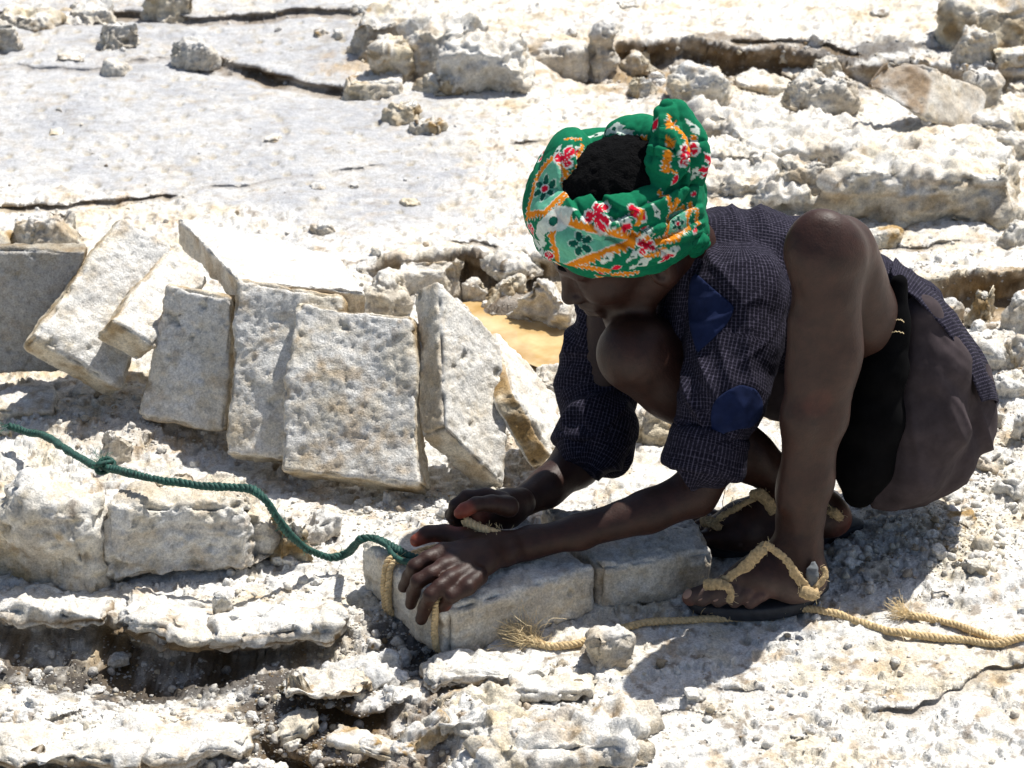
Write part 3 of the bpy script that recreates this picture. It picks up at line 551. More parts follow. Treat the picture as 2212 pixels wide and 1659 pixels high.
R('little cream stone between the two mounds', 1762,414,1804,446, .8, .2, brown=.3)
R('broken orange-brown flake behind the near knee', 1862,494,1945,542, .6, .2, 'slab', brown=.7, tilt=.15)
R('rounded pale stone at the right edge above the ledge', 2166,462,2260,530, .7, .1, brown=.12, grey=.4)
# right ledge and rubble
R('dark brown boulder in the hollow of the right ledge', 2080,615,2165,705, .6, .1, brown=1., grey=.2, sideamt=1.)
R('cream block at the right edge in the ledge hollow', 2178,630,2260,722, .6, .1, brown=.5)
R('orange-brown lump under the right ledge beside the man\'s back', 1985,640,2085,705, .7, .1, brown=.7)
k = 0
for (a, b, c_, d, lab) in [(2108,742,2180,810,'white crystalline lump right of the shirt tail'), (2170,720,2235,790,'white lump at the right edge under the cream block'), (2150,800,2230,862,'pale boulder on the right edge level with the shirt tail'),
    (2110,870,2180,935,'white boulder touching the man\'s seat on the right'), (2190,880,2240,960,'pale rock cut by the right edge beside the seat'), (2105,960,2190,1020,'flat white lump right below the seat'), (2010,1050,2080,1090,'small pale stone below the seat'),
    (2160,1020,2225,1070,'white lump at the right edge below the seat')]:
    R(lab, a, b, c_, d, .8, .2+.1*k, 'lumpy', brown=.25); k += 1
R('oval cream stone on the gravel right of the near foot', 2064,1196,2160,1246, .55, -.2, brown=.25, grey=.1)
R('tan cracked stone left of the oval stone', 2008,1256,2060,1292, .8, .2, brown=.5)
R('brown-edged stone on the gravel above the oval stone', 2030,1102,2115,1140, .7, -.3, brown=.6)
R('round salt lump on the gravel bank behind the near heel', 1850,1215,1935,1262, .8, .1, 'lumpy', brown=.15, grey=.6)
R('ochre stone on the gravel at the lower right of the seat', 2100,1150,2150,1195, .8, .5, brown=.6)
R('small tan stone beside the frayed rope on the right', 1700+6,1640-60,1700+50,1640-38, .8, .5, brown=.6)

# ------------------------------------------------------------------ rubble: the larger crumbs one by one, the fine gravel as one mass
def ico(sub):
    t = (1+5**.5)/2; V = [(-1,t,0),(1,t,0),(-1,-t,0),(1,-t,0),(0,-1,t),(0,1,t),(0,-1,-t),(0,1,-t),(t,0,-1),(t,0,1),(-t,0,-1),(-t,0,1)]
    F = [(0,11,5),(0,5,1),(0,1,7),(0,7,10),(0,10,11),(1,5,9),(5,11,4),(11,10,2),(10,7,6),(7,1,8),(3,9,4),(3,4,2),(3,2,6),(3,6,8),(3,8,9),(4,9,5),(2,4,11),(6,2,10),(8,6,7),(9,8,1)]
    V = [np.array(v, float)/np.linalg.norm(v) for v in V]
    for _ in range(sub):
        c = {}; G = []
        def mid(a, b):
            k = (min(a, b), max(a, b))
            if k not in c: m = V[a]+V[b]; V.append(m/np.linalg.norm(m)); c[k] = len(V)-1
            return c[k]
        for a, b, d in F: x, y, z = mid(a, b), mid(b, d), mid(d, a); G += [(a, x, z), (b, y, x), (d, z, y), (x, y, z)]
        F = G
    return np.array(V), np.array(F)
def clodshape(sub, seed, ang=.35):
    V, F = ico(sub); rng = np.random.default_rng(seed)
    for _ in range(7):
        n = nrm(rng.normal(size=3)); h = .55+.35*rng.random(); d = V@n; V = V-np.maximum(d-h, 0)[:, None]*n*.9
    V = V*(1+ang*vn3(V, 1.7, seed)[:, None]+.12*vn3(V, 4.5, seed+1)[:, None]); V = V*np.array([1, .8+.3*rng.random(), .55+.35*rng.random()]); return V, F
# regions of rubble: (u, v, radius u, radius v, share)
RUB = [(330,920,330,60,2.2), (900,1090,260,60,1.8), (1900,1200,230,70,3.2), (2100,1080,170,170,2.6), (2150,830,110,120,1.3), (1480,200,120,50,1.2), (1700,180,250,50,1.6), (2080,200,160,80,1.2), (180,1420,260,60,1.2),
       (640,1560,170,110,2.0), (830,1390,110,70,1.4), (1180,900,240,120,1.3), (980,60,260,90,.8), (1900,430,350,90,1.2), (1900,620,300,60,.8), (1000,640,220,30,.9), (1500,1480,700,200,1.6), (1106,400,1300,420,1.4), (300,1560,400,120,1.3), (700,1270,400,100,.9), (1100,1590,300,80,.9)]
RNAMES = ['below the left slabs of the row', 'at the foot of the widest slab', 'on the gravel bank behind the near foot', 'on the gravel under the seat', 'at the right edge behind the seat', 'behind the headscarf knot', 'under the upper ledge',
 'in the rubble by the big tilted block', 'in the dirty hollow at lower left', 'in the dirt at bottom left of centre', 'beside the left end of the bound slab', 'behind the forearms', 'around the white heap', 'round the big mounds on the right', 'behind the squatting man\'s back',
 'in the pit behind the slabs', 'on the flat crust in the foreground', 'out on the open salt pan', 'on the bottom left crust', 'in front of the long block', 'round the bottom boulders']
def scatter(n, rng):
    global LASTIDX
    w_ = np.array([r[4] for r in RUB]); idx = rng.choice(len(RUB), n, p=w_/w_.sum()); A = np.array(RUB)[idx]
    u = A[:, 0]+A[:, 2]*rng.normal(size=n)*.55; v = A[:, 1]+A[:, 3]*rng.normal(size=n)*.55; k = (u > -150) & (u < 2360) & (v > -60) & (v < 1800)
    u, v = u[k], v[k]; LASTIDX = idx[k]; ang = PITCH+np.arctan((v-CV)/FPX); y = (CAMH-.0)/np.tan(ang); x = (u-CU)/FPX*y/np.cos(ang)*np.cos(ang-PITCH); X, Y, Z, C = ground(x, y); return X, Y, Z, C
rng = np.random.default_rng(77)
X, Y, Z, C = scatter(17000, rng)
# crumbly flakes lying under the broken crust edges
fx_, fy_ = [], []
for (pts, zt_, drop_, R_, U_, cb_) in LEDGES:
    if drop_ < .010: continue
    W_ = np.array([JZ(a, b, zt_)[:2] for a, b in pts]); nn_ = int(np.linalg.norm(np.diff(W_, axis=0), axis=1).sum()*(200+5200*drop_)); t_ = rng.random(nn_)*(len(W_)-1); i_ = t_.astype(int); f_ = (t_-i_)[:, None]; Q_ = W_[i_]*(1-f_)+W_[i_+1]*f_
    fx_.append(Q_[:, 0]+rng.normal(size=nn_)*.01); fy_.append(Q_[:, 1]-.008-np.abs(rng.normal(size=nn_))*(.012+drop_*.6))
X2, Y2, Z2, C2 = ground(np.concatenate(fx_), np.concatenate(fy_)); X = np.concatenate([X, X2]); Y = np.concatenate([Y, Y2]); Z = np.concatenate([Z, Z2]); C = np.concatenate([C, C2])
shp = [clodshape(0, 200+i, .5) for i in range(6)]+[clodshape(1, 300+i) for i in range(6)]
Vs, Fs, Cs, nv = [], [], [], 0
for i in range(len(X)):
    s = .0011*(rng.random()**-.42); s = min(s, .0075); B, F = shp[rng.integers(0, 6) if s < .004 else rng.integers(6, 12)]
    a = rng.random()*6.28; ca, sa = math.cos(a), math.sin(a); q = B*s; q = np.stack([q[:, 0]*ca-q[:, 1]*sa, q[:, 0]*sa+q[:, 1]*ca, q[:, 2]], -1)
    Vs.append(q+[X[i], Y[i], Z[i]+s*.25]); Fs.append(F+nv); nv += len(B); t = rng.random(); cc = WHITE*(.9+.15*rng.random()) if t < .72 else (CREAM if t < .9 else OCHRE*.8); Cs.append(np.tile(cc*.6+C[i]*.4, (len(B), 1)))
new_obj('salt_gravel', np.concatenate(Vs), np.concatenate(Fs), SALT, col=np.concatenate(Cs), origin=(0, 0, 0), kind='stuff')
meshes = []
for i in range(9):
    B, F = clodshape(3, 400+i, .45); Q = B*2+i*9; n_ = nrm; N = B/np.linalg.norm(B, axis=1, keepdims=True); B = B+N*(.10*fbm3(Q, 2.5, 3, i, .6)+.07*(1-np.abs(vn3(Q, 4, i))))[:, None]
    me_o = new_obj('salt_crumb', B*.01, F, SALT, col=rockcol(dict(Q=Q*.02, pit=np.zeros(len(B))), i, [.1, .2, .5, .1, .3, .8, .1, .4, .2][i], .25, .1), origin=(0, 0, 0)); meshes.append(me_o.data); bpy.data.objects.remove(me_o)
X, Y, Z, C = scatter(235, rng)
for i in range(len(X)):
    j = rng.integers(0, 9); o = bpy.data.objects.new('salt_crumb', meshes[j]); S.collection.objects.link(o); s = (.55+.9*rng.random()**2)*(1.0+.12*(Y[i]-2.5))
    o.location = (X[i], Y[i], Z[i]+.002*s); o.scale = (s, s*(.8+.4*rng.random()), s*(.7+.4*rng.random())); o.rotation_euler = (rng.random()*.6, rng.random()*.6, rng.random()*6.28)
    tint = ['pale', 'cream', 'tan', 'whitish', 'cream', 'brown', 'pale', 'tan', 'cream'][j]; reg = RNAMES[LASTIDX[i]]
    tag(o, 'small %s salt crumb %s' % (tint, reg), 'salt crumb', '%s salt crumbs %s' % (tint, reg))

# ------------------------------------------------------------------ signed-distance modelling for the figure
class Field:
    def __init__(s, lo, hi, h):
        s.h = h; s.lo = np.array(lo, float); s.n = np.ceil((np.array(hi)-s.lo)/h).astype(int)+1; s.f = np.full(s.n, .05, np.float32)
    def block(s, lo, hi):
        a = np.clip(np.floor((np.asarray(lo)-s.lo)/s.h).astype(int), 0, s.n); b = np.clip(np.ceil((np.asarray(hi)-s.lo)/s.h).astype(int)+1, 0, s.n)
        if (b <= a).any(): return None, None
        g = [(s.lo[i]+s.h*np.arange(a[i], b[i])).astype(np.float32) for i in range(3)]; X, Y, Z = np.meshgrid(*g, indexing='ij', sparse=True)
        return (slice(a[0], b[0]), slice(a[1], b[1]), slice(a[2], b[2])), (X, Y, Z)
    def put(s, lo, hi, fn, k=.01, op='add'):
        m = k+2.5*s.h; sl_, g = s.block(np.asarray(lo)-m, np.asarray(hi)+m)
        if sl_ is None: return
        d = fn(*g).astype(np.float32); f = s.f[sl_]
        if op == 'add':
            h_ = np.clip(.5+.5*(f-d)/max(k, 1e-6), 0, 1) if k > 0 else (f > d).astype(np.float32); r = f*(1-h_)+d*h_-k*h_*(1-h_)
        else:
            d = -d; h_ = np.clip(.5-.5*(f-d)/max(k, 1e-6), 0, 1); r = f*(1-h_)+d*h_+k*h_*(1-h_)
        s.f[sl_] = r
    def cone(s, a, b, ra, rb, k=.01, op='add', flat=None):
        a = np.asarray(a, float); b = np.asarray(b, float); ax = b-a; L2 = max(float(ax@ax), 1e-9); R_ = max(ra, rb)
        def fn(X, Y, Z):
            px, py, pz = X-a[0], Y-a[1], Z-a[2]; t = np.clip((px*ax[0]+py*ax[1]+pz*ax[2])/L2, 0, 1)
            qx, qy, qz = px-t*ax[0], py-t*ax[1], pz-t*ax[2]
            if flat is not None:                        # squashed across direction flat[0] by factor flat[1]
                n, q = flat; dn = qx*n[0]+qy*n[1]+qz*n[2]; d2 = qx*qx+qy*qy+qz*qz+dn*dn*(1/q**2-1); return (np.sqrt(d2)-(ra+(rb-ra)*t))*q**.5
            return np.sqrt(qx*qx+qy*qy+qz*qz)-(ra+(rb-ra)*t)
        s.put(np.minimum(a, b)-R_, np.maximum(a, b)+R_, fn, k, op)
    def chain(s, pts, rs, k=.01, op='add', flat=None):
        for i in range(len(pts)-1): s.cone(pts[i], pts[i+1], rs[i], rs[i+1], k, op, flat)
    def ell(s, c, A, r, k=.01, op='add'):               # A rows: axes
        c = np.asarray(c, float); A = np.asarray(A, float); r = np.asarray(r, float); e = np.sqrt((A**2*(r**2)[:, None]).sum(0))
        def fn(X, Y, Z):
            q = [((X-c[0])*A[i, 0]+(Y-c[1])*A[i, 1]+(Z-c[2])*A[i, 2]) for i in range(3)]
            k0 = np.sqrt(sum((q[i]/r[i])**2 for i in range(3))); k1 = np.sqrt(sum((q[i]/r[i]**2)**2 for i in range(3))); return k0*(k0-1)/np.maximum(k1, 1e-6)
        s.put(c-e, c+e, fn, k, op)
    def halfspace(s, lo, hi, n, d):                     # cut away everything beyond n.p > d inside the box
        sl_, (X, Y, Z) = s.block(lo, hi); s.f[sl_] = np.maximum(s.f[sl_], X*n[0]+Y*n[1]+Z*n[2]-d)
    def mesh(s):
        f = s.f; neg = f < 0; c = np.zeros(np.array(f.shape)-1, np.uint8)
        cs = [(i, j, k) for i in (0, 1) for j in (0, 1) for k in (0, 1)]; sh = f.shape
        for i, j, k in cs: c += neg[i:sh[0]-1+i, j:sh[1]-1+j, k:sh[2]-1+k]
        act = np.argwhere((c > 0) & (c < 8)); idx = np.full(c.shape, -1, np.int32); idx[tuple(act.T)] = np.arange(len(act))
        val = np.stack([f[act[:, 0]+i, act[:, 1]+j, act[:, 2]+k] for i, j, k in cs], 1); P = np.zeros((len(act), 3)); W = np.zeros(len(act)); co = np.array(cs, float)
        for a in range(8):
            for b in range(a+1, 8):
                if np.abs(co[a]-co[b]).sum() == 1:
                    m = (val[:, a] < 0) != (val[:, b] < 0); t = val[:, a]/np.where(m, val[:, a]-val[:, b], 1)
                    P += np.where(m[:, None], co[a]+(co[b]-co[a])*t[:, None], 0); W += m
        V = (act+P/W[:, None])*s.h+s.lo; Fs = []
        for ax in range(3):
            o = [(1, 2), (2, 0), (0, 1)][ax]; sl1 = [slice(None)]*3; sl2 = [slice(None)]*3; sl1[ax] = slice(0, -1); sl2[ax] = slice(1, None)
            A_, B_ = neg[tuple(sl1)], neg[tuple(sl2)]; E = np.argwhere(A_ != B_); E = E[(E[:, o[0]] > 0) & (E[:, o[1]] > 0) & (E[:, o[0]] < sh[o[0]]-1) & (E[:, o[1]] < sh[o[1]]-1)]
            q = []
            for d0, d1 in ((0, 0), (-1, 0), (-1, -1), (0, -1)):
                e = E.copy(); e[:, o[0]] += d0; e[:, o[1]] += d1; q.append(idx[tuple(e.T)])
            Q = np.stack(q, 1); fl = A_[tuple(E.T)]; Q[~fl] = Q[~fl][:, ::-1]; Fs.append(Q)
        F = np.concatenate(Fs); return V, F[(F >= 0).all(1)]
def smooth_mesh(V, F, it=2, lam=.5):
    for _ in range(it):
        A = np.zeros_like(V); n = np.zeros(len(V))
        for a, b in ((0, 1), (1, 2), (2, 3), (3, 0)):
            for c in range(3): A[:, c] += np.bincount(F[:, a], V[F[:, b], c], len(V))+np.bincount(F[:, b], V[F[:, a], c], len(V))
            n += np.bincount(F[:, a], minlength=len(V))+np.bincount(F[:, b], minlength=len(V))
        V = V*(1-lam)+lam*A/np.maximum(n, 1)[:, None]
    return V
def JR(u, v, y, r): p = J(u, v, y); return p, M(r, p)
def ZR(u, v, z, r): p = JZ(u, v, z); return p, M(r, p)
def chain(fd, L, k=.01, mode='y', **kw):
    q = [(JR if mode == 'y' else ZR)(*t) for t in L]; fd.chain([a for a, b in q], [b for a, b in q], k, **kw); return q

# ------------------------------------------------------------------ the man
man = empty('person', (.40, 2.86, 0), 'man squatting in a green printed headscarf and dark checked shirt, tying a salt slab', 'person')
bd = Field((-.24, 2.60, .004), (.68, 3.22, .66), .0026)
# torso, neck, shoulders
chain(bd, [(2010,900,2.98,105),(1860,780,3.0,110),(1690,640,2.99,108),(1570,590,2.98,85),(1490,570,2.97,58),(1430,520,2.94,55)], .03)
# near arm, far arm
chain(bd, [(1580,620,2.91,66),(1560,800,2.84,60),(1548,985,2.80,55),(1500,1065,2.79,50),(1400,1105,2.775,45),(1250,1150,2.76,36),(1150,1172,2.75,33),(1085,1188,2.735,37)], .012)
chain(bd, [(1330,650,3.05,60),(1290,890,3.0,56),(1245,1000,2.95,52),(1180,1055,2.90,40),(1125,1086,2.865,33)], .012)
# near leg, far leg
chain(bd, [(1792,555,2.765,86),(1780,690,2.765,66),(1769,790,2.765,66),(1757,900,2.762,62),(1742,1040,2.758,54),(1730,1120,2.755,46),(1727,1175,2.75,43)], .02)
chain(bd, [(1812,548,2.79,85),(1858,670,2.845,76),(1915,800,2.91,75),(1990,880,2.97,100)], .012)
bd.ell(J(1772,530,2.745), np.eye(3), np.array([.042, .03, .045]), .03)
chain(bd, [(1372,765,2.87,84),(1450,830,2.88,70),(1535,905,2.89,60),(1620,985,2.895,50),(1690,1035,2.90,42),(1738,1062,2.905,40)], .02)
chain(bd, [(1385,760,2.88,82),(1560,790,2.97,80),(1750,830,3.03,90),(1900,870,3.06,100)], .012)
chain(bd, [(1762,560,2.735,40),(1760,640,2.735,34)], .03)
chain(bd, [(1735,700,2.735,26),(1722,900,2.728,22),(1705,1080,2.735,16)], .03)
chain(bd, [(1800,640,2.745,40),(1812,760,2.75,34),(1790,900,2.752,26)], .03)
# near foot
up = np.array([0, 0, 1.]); 
chain(bd, [(1727,1175,.093,43),(1745,1235,.060,38),(1748,1262,.045,33)], .012, 'z')
chain(bd, [(1722,1180,.09,40),(1690,1215,.066,44),(1632,1238,.058,35),(1580,1256,.048,24)], .02, 'z')
chain(bd, [(1745,1245,.045,34),(1708,1262,.044,33),(1668,1262,.048,22)], .02, 'z')
chain(bd, [(1700,1220,.06,38),(1650,1244,.056,28),(1605,1254,.050,20)], .02, 'z')
toes = [((1575,1258,.046,21), (1528,1277,.040,18), (1491,1291,.034,19)), ((1592,1260,.046,16), (1552,1278,.043,14.5), (1517,1297,.031,15)), ((1615,1262,.046,15), (1583,1280,.043,14), (1551,1299,.031,14.5)),
        ((1640,1264,.046,15), (1613,1282,.042,13.5), (1586,1300,.030,14)), ((1672,1268,.044,16), (1646,1286,.040,13.5), (1620,1302,.029,14.5))]
for t in toes: chain(bd, t, .0016, 'z')
# far foot
chain(bd, [(1738,1062,.085,40),(1790,1105,.055,36),(1808,1120,.045,32)], .015, 'z')
chain(bd, [(1738,1070,.08,40),(1670,1098,.062,42),(1600,1125,.05,38),(1550,1142,.04,30)], .02, 'z')
chain(bd, [(1790,1128,.045,30),(1700,1150,.038,28),(1600,1162,.034,26),(1555,1162,.034,22)], .02, 'z')
for t in [((1550,1158,.036,19), (1520,1163,.036,16), (1498,1167,.030,16)), ((1545,1145,.036,14), (1512,1146,.036,12), (1489,1154,.03,12)), ((1545,1135,.036,12), (1515,1132,.036,11), (1494,1138,.03,11)),
          ((1550,1125,.036,12), (1522,1120,.035,11), (1502,1124,.03,11)), ((1560,1115,.036,12), (1534,1110,.035,10), (1516,1112,.03,10))]: chain(bd, t, .004, 'z')
# near hand: back of the hand up, fingers folded over the edge of the slab
pn = nrm([-.25, -.45, .85])
chain(bd, [(1085,1188,.098,37),(1030,1205,.100,44),(985,1222,.098,47)], .015, 'z', flat=(pn, .72))
chain(bd, [(1060,1172,.104,28),(1005,1166,.106,24),(960,1152,.112,17.5),(925,1153,.112,15.5),(898,1168,.106,14)], .010, 'z')
chain(bd, [(1010,1190,.106,24),(955,1192,.108,19),(925,1206,.107,16.5),(896,1225,.100,16.5),(884,1246,.080,15),(872,1268,.062,14)], .006, 'z')
chain(bd, [(1010,1212,.103,22),(958,1224,.106,18.5),(930,1240,.104,16.5),(903,1256,.097,16.5),(893,1280,.072,15),(887,1305,.052,13.5)], .005, 'z')
chain(bd, [(1015,1232,.099,22),(972,1252,.101,18.5),(950,1268,.098,16.5),(930,1286,.091,16),(918,1312,.062,15),(910,1338,.044,13.5)], .005, 'z')
chain(bd, [(1035,1245,.095,20),(1010,1268,.095,17),(975,1288,.087,15),(960,1306,.068,14),(953,1323,.052,13)], .005, 'z')
# far hand: a fist seen from the thumb side
chain(bd, [(1125,1086,.112,33),(1095,1098,.112,40),(1055,1106,.110,40)], .012, 'z')
chain(bd, [(1085,1078,.135,18),(1050,1070,.138,17),(1008,1074,.136,15),(984,1092,.126,14),(978,1112,.112,13)], .005, 'z')
chain(bd, [(1050,1090,.12,18),(1005,1095,.118,15),(975,1112,.108,14),(985,1132,.095,13)], .004, 'z')
chain(bd, [(1055,1108,.10,18),(1010,1112,.10,15),(984,1130,.092,13.5),(1000,1146,.085,13)], .004, 'z')
chain(bd, [(1065,1124,.092,18),(1030,1130,.092,15),(1010,1144,.085,13),(1030,1154,.08,12.5)], .004, 'z')
chain(bd, [(1098,1094,.132,24),(1062,1088,.142,19),(1028,1090,.146,16.5),(1003,1102,.142,15.5),(992,1109,.138,13)], .005, 'z')
# head
Hc = J(1358,486,2.92); HU = nrm([-.45, -.25, .86]); HF = np.array([-.84, -.15, -.48]); HF = nrm(HF-HU*(HF@HU)); HS = np.cross(HU, HF)
if HS[1] > 0: HS = -HS
HA = np.stack([HF, HS, HU]); HP = lambda f, s, u: Hc+HF*f+HS*s+HU*u
bd.ell(HP(-.005, 0, .018), HA, (.098, .076, .092), .01)
bd.ell(HP(.040, 0, .010), HA, (.052, .063, .058), .02)
bd.ell(HP(.040, 0, -.045), HA, (.050, .056, .066), .02)
for sg in (-1, 1):
    bd.cone(HP(-.01, .055*sg, -.055), HP(.062, .022*sg, -.108), .019, .016, .02)
    bd.ell(HP(.066, .038*sg, -.036), HA, (.028, .022, .022), .018)
    bd.cone(HP(.085, .042*sg, .003), HP(.098, .010*sg, .001), .010, .010, .012)
bd.ell(HP(.066, 0, -.042), HA, (.034, .030, .050), .02)
bd.cone(HP(.074, -.012, -.108), HP(.074, .012, -.108), .017, .017, .018)
for sg in (-1, 1): bd.ell(HP(.106, .033*sg, -.018), HA, (.013, .015, .009), .008, 'sub')
for sg in (-1, 1): bd.ell(HP(.083, .032*sg, -.020), HA, (.013, .014, .011), .004)
bd.cone(HP(.090, 0, .002), HP(.109, 0, -.042), .011, .0105, .010)
bd.ell(HP(.112, 0, -.049), HA, (.012, .013, .010), .006)
for sg in (-1, 1): bd.ell(HP(.101, .014*sg, -.050), HA, (.012, .008, .008), .005)
bd.cone(HP(.090, -.02, -.071), HP(.100, 0, -.069), .007, .0085, .006); bd.cone(HP(.090, .02, -.071), HP(.100, 0, -.069), .007, .0085, .006)
bd.cone(HP(.088, -.017, -.084), HP(.096, 0, -.084), .007, .0095, .006); bd.cone(HP(.088, .017, -.084), HP(.096, 0, -.084), .007, .0095, .006)
for sg in (-1, 1):
    bd.ell(HP(-.008, .078*sg, -.030), HA, (.019, .008, .031), .006); bd.ell(HP(-.003, .086*sg, -.028), HA, (.009, .007, .017), .003, 'sub')
bd.cone(HP(-.035, 0, -.06), J(1500, 580, 2.97), .052, .055, .02)
# flat soles
sole_z = .020
sl_, (X, Y, Z) = bd.block((.17, 2.6, 0), (.50, 3.0, .06)); bd.f[sl_] = np.maximum(bd.f[sl_], sole_z-Z)
V, F = bd.mesh(); V = smooth_mesh(V, F, 2, .5)
N = vnormals(V, F); 
V = V+N*(.0006*fbm3(V, 60, 2, 5)+.0018*vn3(V*np.array([1, 1, .45]), 30, 8)*(V[:, 0] > .22)*(V[:, 2] > .1)+.0006*fbm3(V*np.array([1, 1, .5]), 25, 2, 6))[:, None]
base = np.array([.031, .0112, .0068]); c = np.tile(base, (len(V), 1)); c = mixc(c, base*.55, .6*sst(-.1, .5, fbm3(V, 9, 3, 31)))
RED = np.array([.23, .050, .028]); DUST = np.array([.085, .056, .046])
def spot(c, p, r, col, k): d = np.linalg.norm(V-p, axis=1); return mixc(c, col, k*(1-sst(r*.5, r, d)))
for (p, r, k) in [(JZ(992,1109,.138), .026, .95), (JZ(1040,1100,.12), .022, .5), (JZ(1075,1112,.10), .030, .45), (JZ(1040,1072,.13), .018, .4), (JZ(902,1172,.10), .022, 1.), (JZ(940,1166,.10), .022, .9), (JZ(887,1312,.044), .011, .7), (JZ(985,1300,.07), .02, .45),
                  (JZ(1483,1297,.03), .016, .9), (JZ(1640,1300,.03), .03, .3), (JZ(1494,1172,.03), .014, .7), (JZ(1486,1158,.03), .010, .6), (J(1765,870,2.72), .024, .10), (JZ(1808,1125,.045), .03, .5), (JZ(1514,1303,.026), .008, .35)]: c = spot(c, p, r, RED, k)
low = V[:, 2] < .085; fx = (V[:, 0] > .20) & (V[:, 0] < .45) & low; c = mixc(c, DUST*1.15, (V[:, 1] < 2.85)*fx*(.7+.3*sst(-.2, .5, fbm3(V, 25, 3, 33)))*sst(.085, .035, V[:, 2])); c = mixc(c, DUST, fx*.3*sst(-.2, .5, fbm3(V, 25, 3, 33))*sst(.12, .05, V[:, 2]))
c = mixc(c, DUST*.8, .18*sst(.1, .6, fbm3(V, 14, 3, 34))*(V[:, 0] < .55))
new_obj('body', V, F, SKIN, man, col=c)
# nails
def nail(p, d, r=.0052):
    Vn, Fn = ico(2); d = nrm(d); t = nrm(np.cross(d, [0, 0, 1])); b = np.cross(t, d); Vn = p+Vn[:, :1]*t*r+Vn[:, 1:2]*b*r*1.25+Vn[:, 2:]*d*r*.28; new_obj('toenail', Vn, Fn, NAIL, man)
for t in toes:
    p = JZ(t[2][0], t[2][1], t[2][2]); q = JZ(t[1][0], t[1][1], t[1][2]); f_ = nrm(p-q); rr = M(t[2][3], p); nail(p+nrm(np.array([f_[0]*.5, f_[1]*.5-.35, .85]))*rr*.90, [f_[0]*.5, f_[1]*.5-.35, .85], rr*.52)
# hair
hf = Field(Hc-.16, Hc+.16, .003); hf.ell(HP(-.005, 0, .026), HA, (.099, .079, .097), 0); V, F = hf.mesh(); N = vnormals(V, F); V = V+N*(.004*fbm3(V, 120, 3, 3, .7))[:, None]
new_obj('hair', V, F, HAIR, man)
# small moustache and beard shadow come from the skin; eyebrow
for sg in (-1, 1):
    ef = Field(HP(.09, .03*sg, .006)-.03, HP(.09, .03*sg, .006)+.03, .0015); ef.cone(HP(.088, .045*sg, .007), HP(.102, .014*sg, .008), .0035, .004, 0); V, F = ef.mesh(); new_obj('eyebrow', V, F, HAIR, man)

# ------------------------------------------------------------------ clothes
THREADS = []
def cloth_coords(V, chains):
    best = np.full(len(V), 9.); uu = np.zeros(len(V)); vv = np.zeros(len(V))
    for ch, ref in chains:
        pts = [a for a, b in ch]; rs = [b for a, b in ch]; cum = 0
        for i in range(len(pts)-1):
            a, b = pts[i], pts[i+1]; L = np.linalg.norm(b-a); ax = (b-a)/L; t = np.clip((V-a)@ax/L, 0, 1); q = V-a-np.outer(t*L, ax); rad = np.linalg.norm(q, axis=1); d = rad-(rs[i]+(rs[i+1]-rs[i])*t)
            e1 = nrm(np.array(ref)-ax*np.dot(ref, ax)); e2 = np.cross(ax, e1); an = np.arctan2(q@e2, q@e1); m = d < best
            best = np.where(m, d, best); uu = np.where(m, an*(sum(rs)/len(rs)), uu); vv = np.where(m, cum+(V-a)@ax, vv); cum += L
    return uu, vv
sf = Field((-.06, 2.60, .05), (.76, 3.24, .64), .003); ch = []
ch.append((chain(sf, [(1560,575,2.99,128),(1640,605,3.0,140),(1750,650,3.01,160),(1900,735,3.01,150),(2010,850,3.0,118),(2075,885,2.99,70)], .03), (0, 0, 1)))
ch.append((chain(sf, [(1480,590,2.98,78),(1590,640,2.90,100),(1585,740,2.865,95),(1560,860,2.815,87),(1543,925,2.80,74)], .02), (0, -1, .2)))
ch.append((chain(sf, [(1500,580,3.0,88),(1335,640,3.07,76),(1300,760,3.05,72),(1285,855,3.02,74),(1290,915,2.98,68)], .02), (0, -1, .2)))
ch.append((chain(sf, [(1535,945,2.797,76),(1520,985,2.79,72)], .004), (0, -1, .2)))
ch.append((chain(sf, [(1292,925,2.965,76),(1284,955,2.95,72)], .004), (0, -1, .2)))
ch.append((chain(sf, [(1500,600,2.95,68),(1485,700,2.93,52),(1490,770,2.92,38)], .012), (0, -1, .2)))
# neck opening
sf.cone(HP(-.02, 0, -.05), J(1505,585,2.975), .058, .050, .006, 'sub')
V, F = sf.mesh(); V = smooth_mesh(V, F, 2, .5); N = vnormals(V, F); U_, V_ = cloth_coords(V, [ch[0], (ch[1][0][1:], ch[1][1]), (ch[2][0][1:], ch[2][1])]+ch[3:])
# cloth folds: long creases that run down and across the sleeves, slack over the back
w1 = .02*vn3(V, 10, 91); w2 = .02*vn3(V, 10, 92)
ru, rv, _t = proj(V)
pz = np.exp(-(((ru-1535)/70)**2+((rv-680)/100)**2)**2)+np.exp(-(((ru-1592)/70)**2+((rv-880)/65)**2)**2)
fold = 1-np.abs(vn3(np.stack([(ru*.6+rv*.9)*.0006*22+w1*20, (ru*.9-rv*.6)*.0006*6+w2*20, V[:, 1]*6], -1), 1, 93)); fold2 = 1-np.abs(vn3(np.stack([U_*30+w1*30, V_*60+w2*40, V[:, 1]*3], -1), 1, 94))
arm = sst(1720, 1600, ru); cr = (1-np.abs(vn3(np.stack([V[:, 0]*34+V[:, 2]*16+w1*30, V[:, 2]*9-V[:, 0]*5+w2*20, V[:, 1]*9], -1), 1, 191)))**2; cr2 = (1-np.abs(vn3(np.stack([V[:, 0]*30-V[:, 2]*38+w1*40, V[:, 2]*10+V[:, 0]*9, V[:, 1]*12], -1), 1, 192)))**3
V = V+N*(((fold-.55)*.008*(.45+.55*arm)+(cr-.4)*.010*arm)*(1-.75*np.clip(pz, 0, 1))+(cr2-.3)*.0035+.0012*fbm3(V, 70, 2, 95))[:, None]
shirt = new_obj('shirt', V, F, SHIRT, man, attrs=dict(wu=U_, wv=V_))
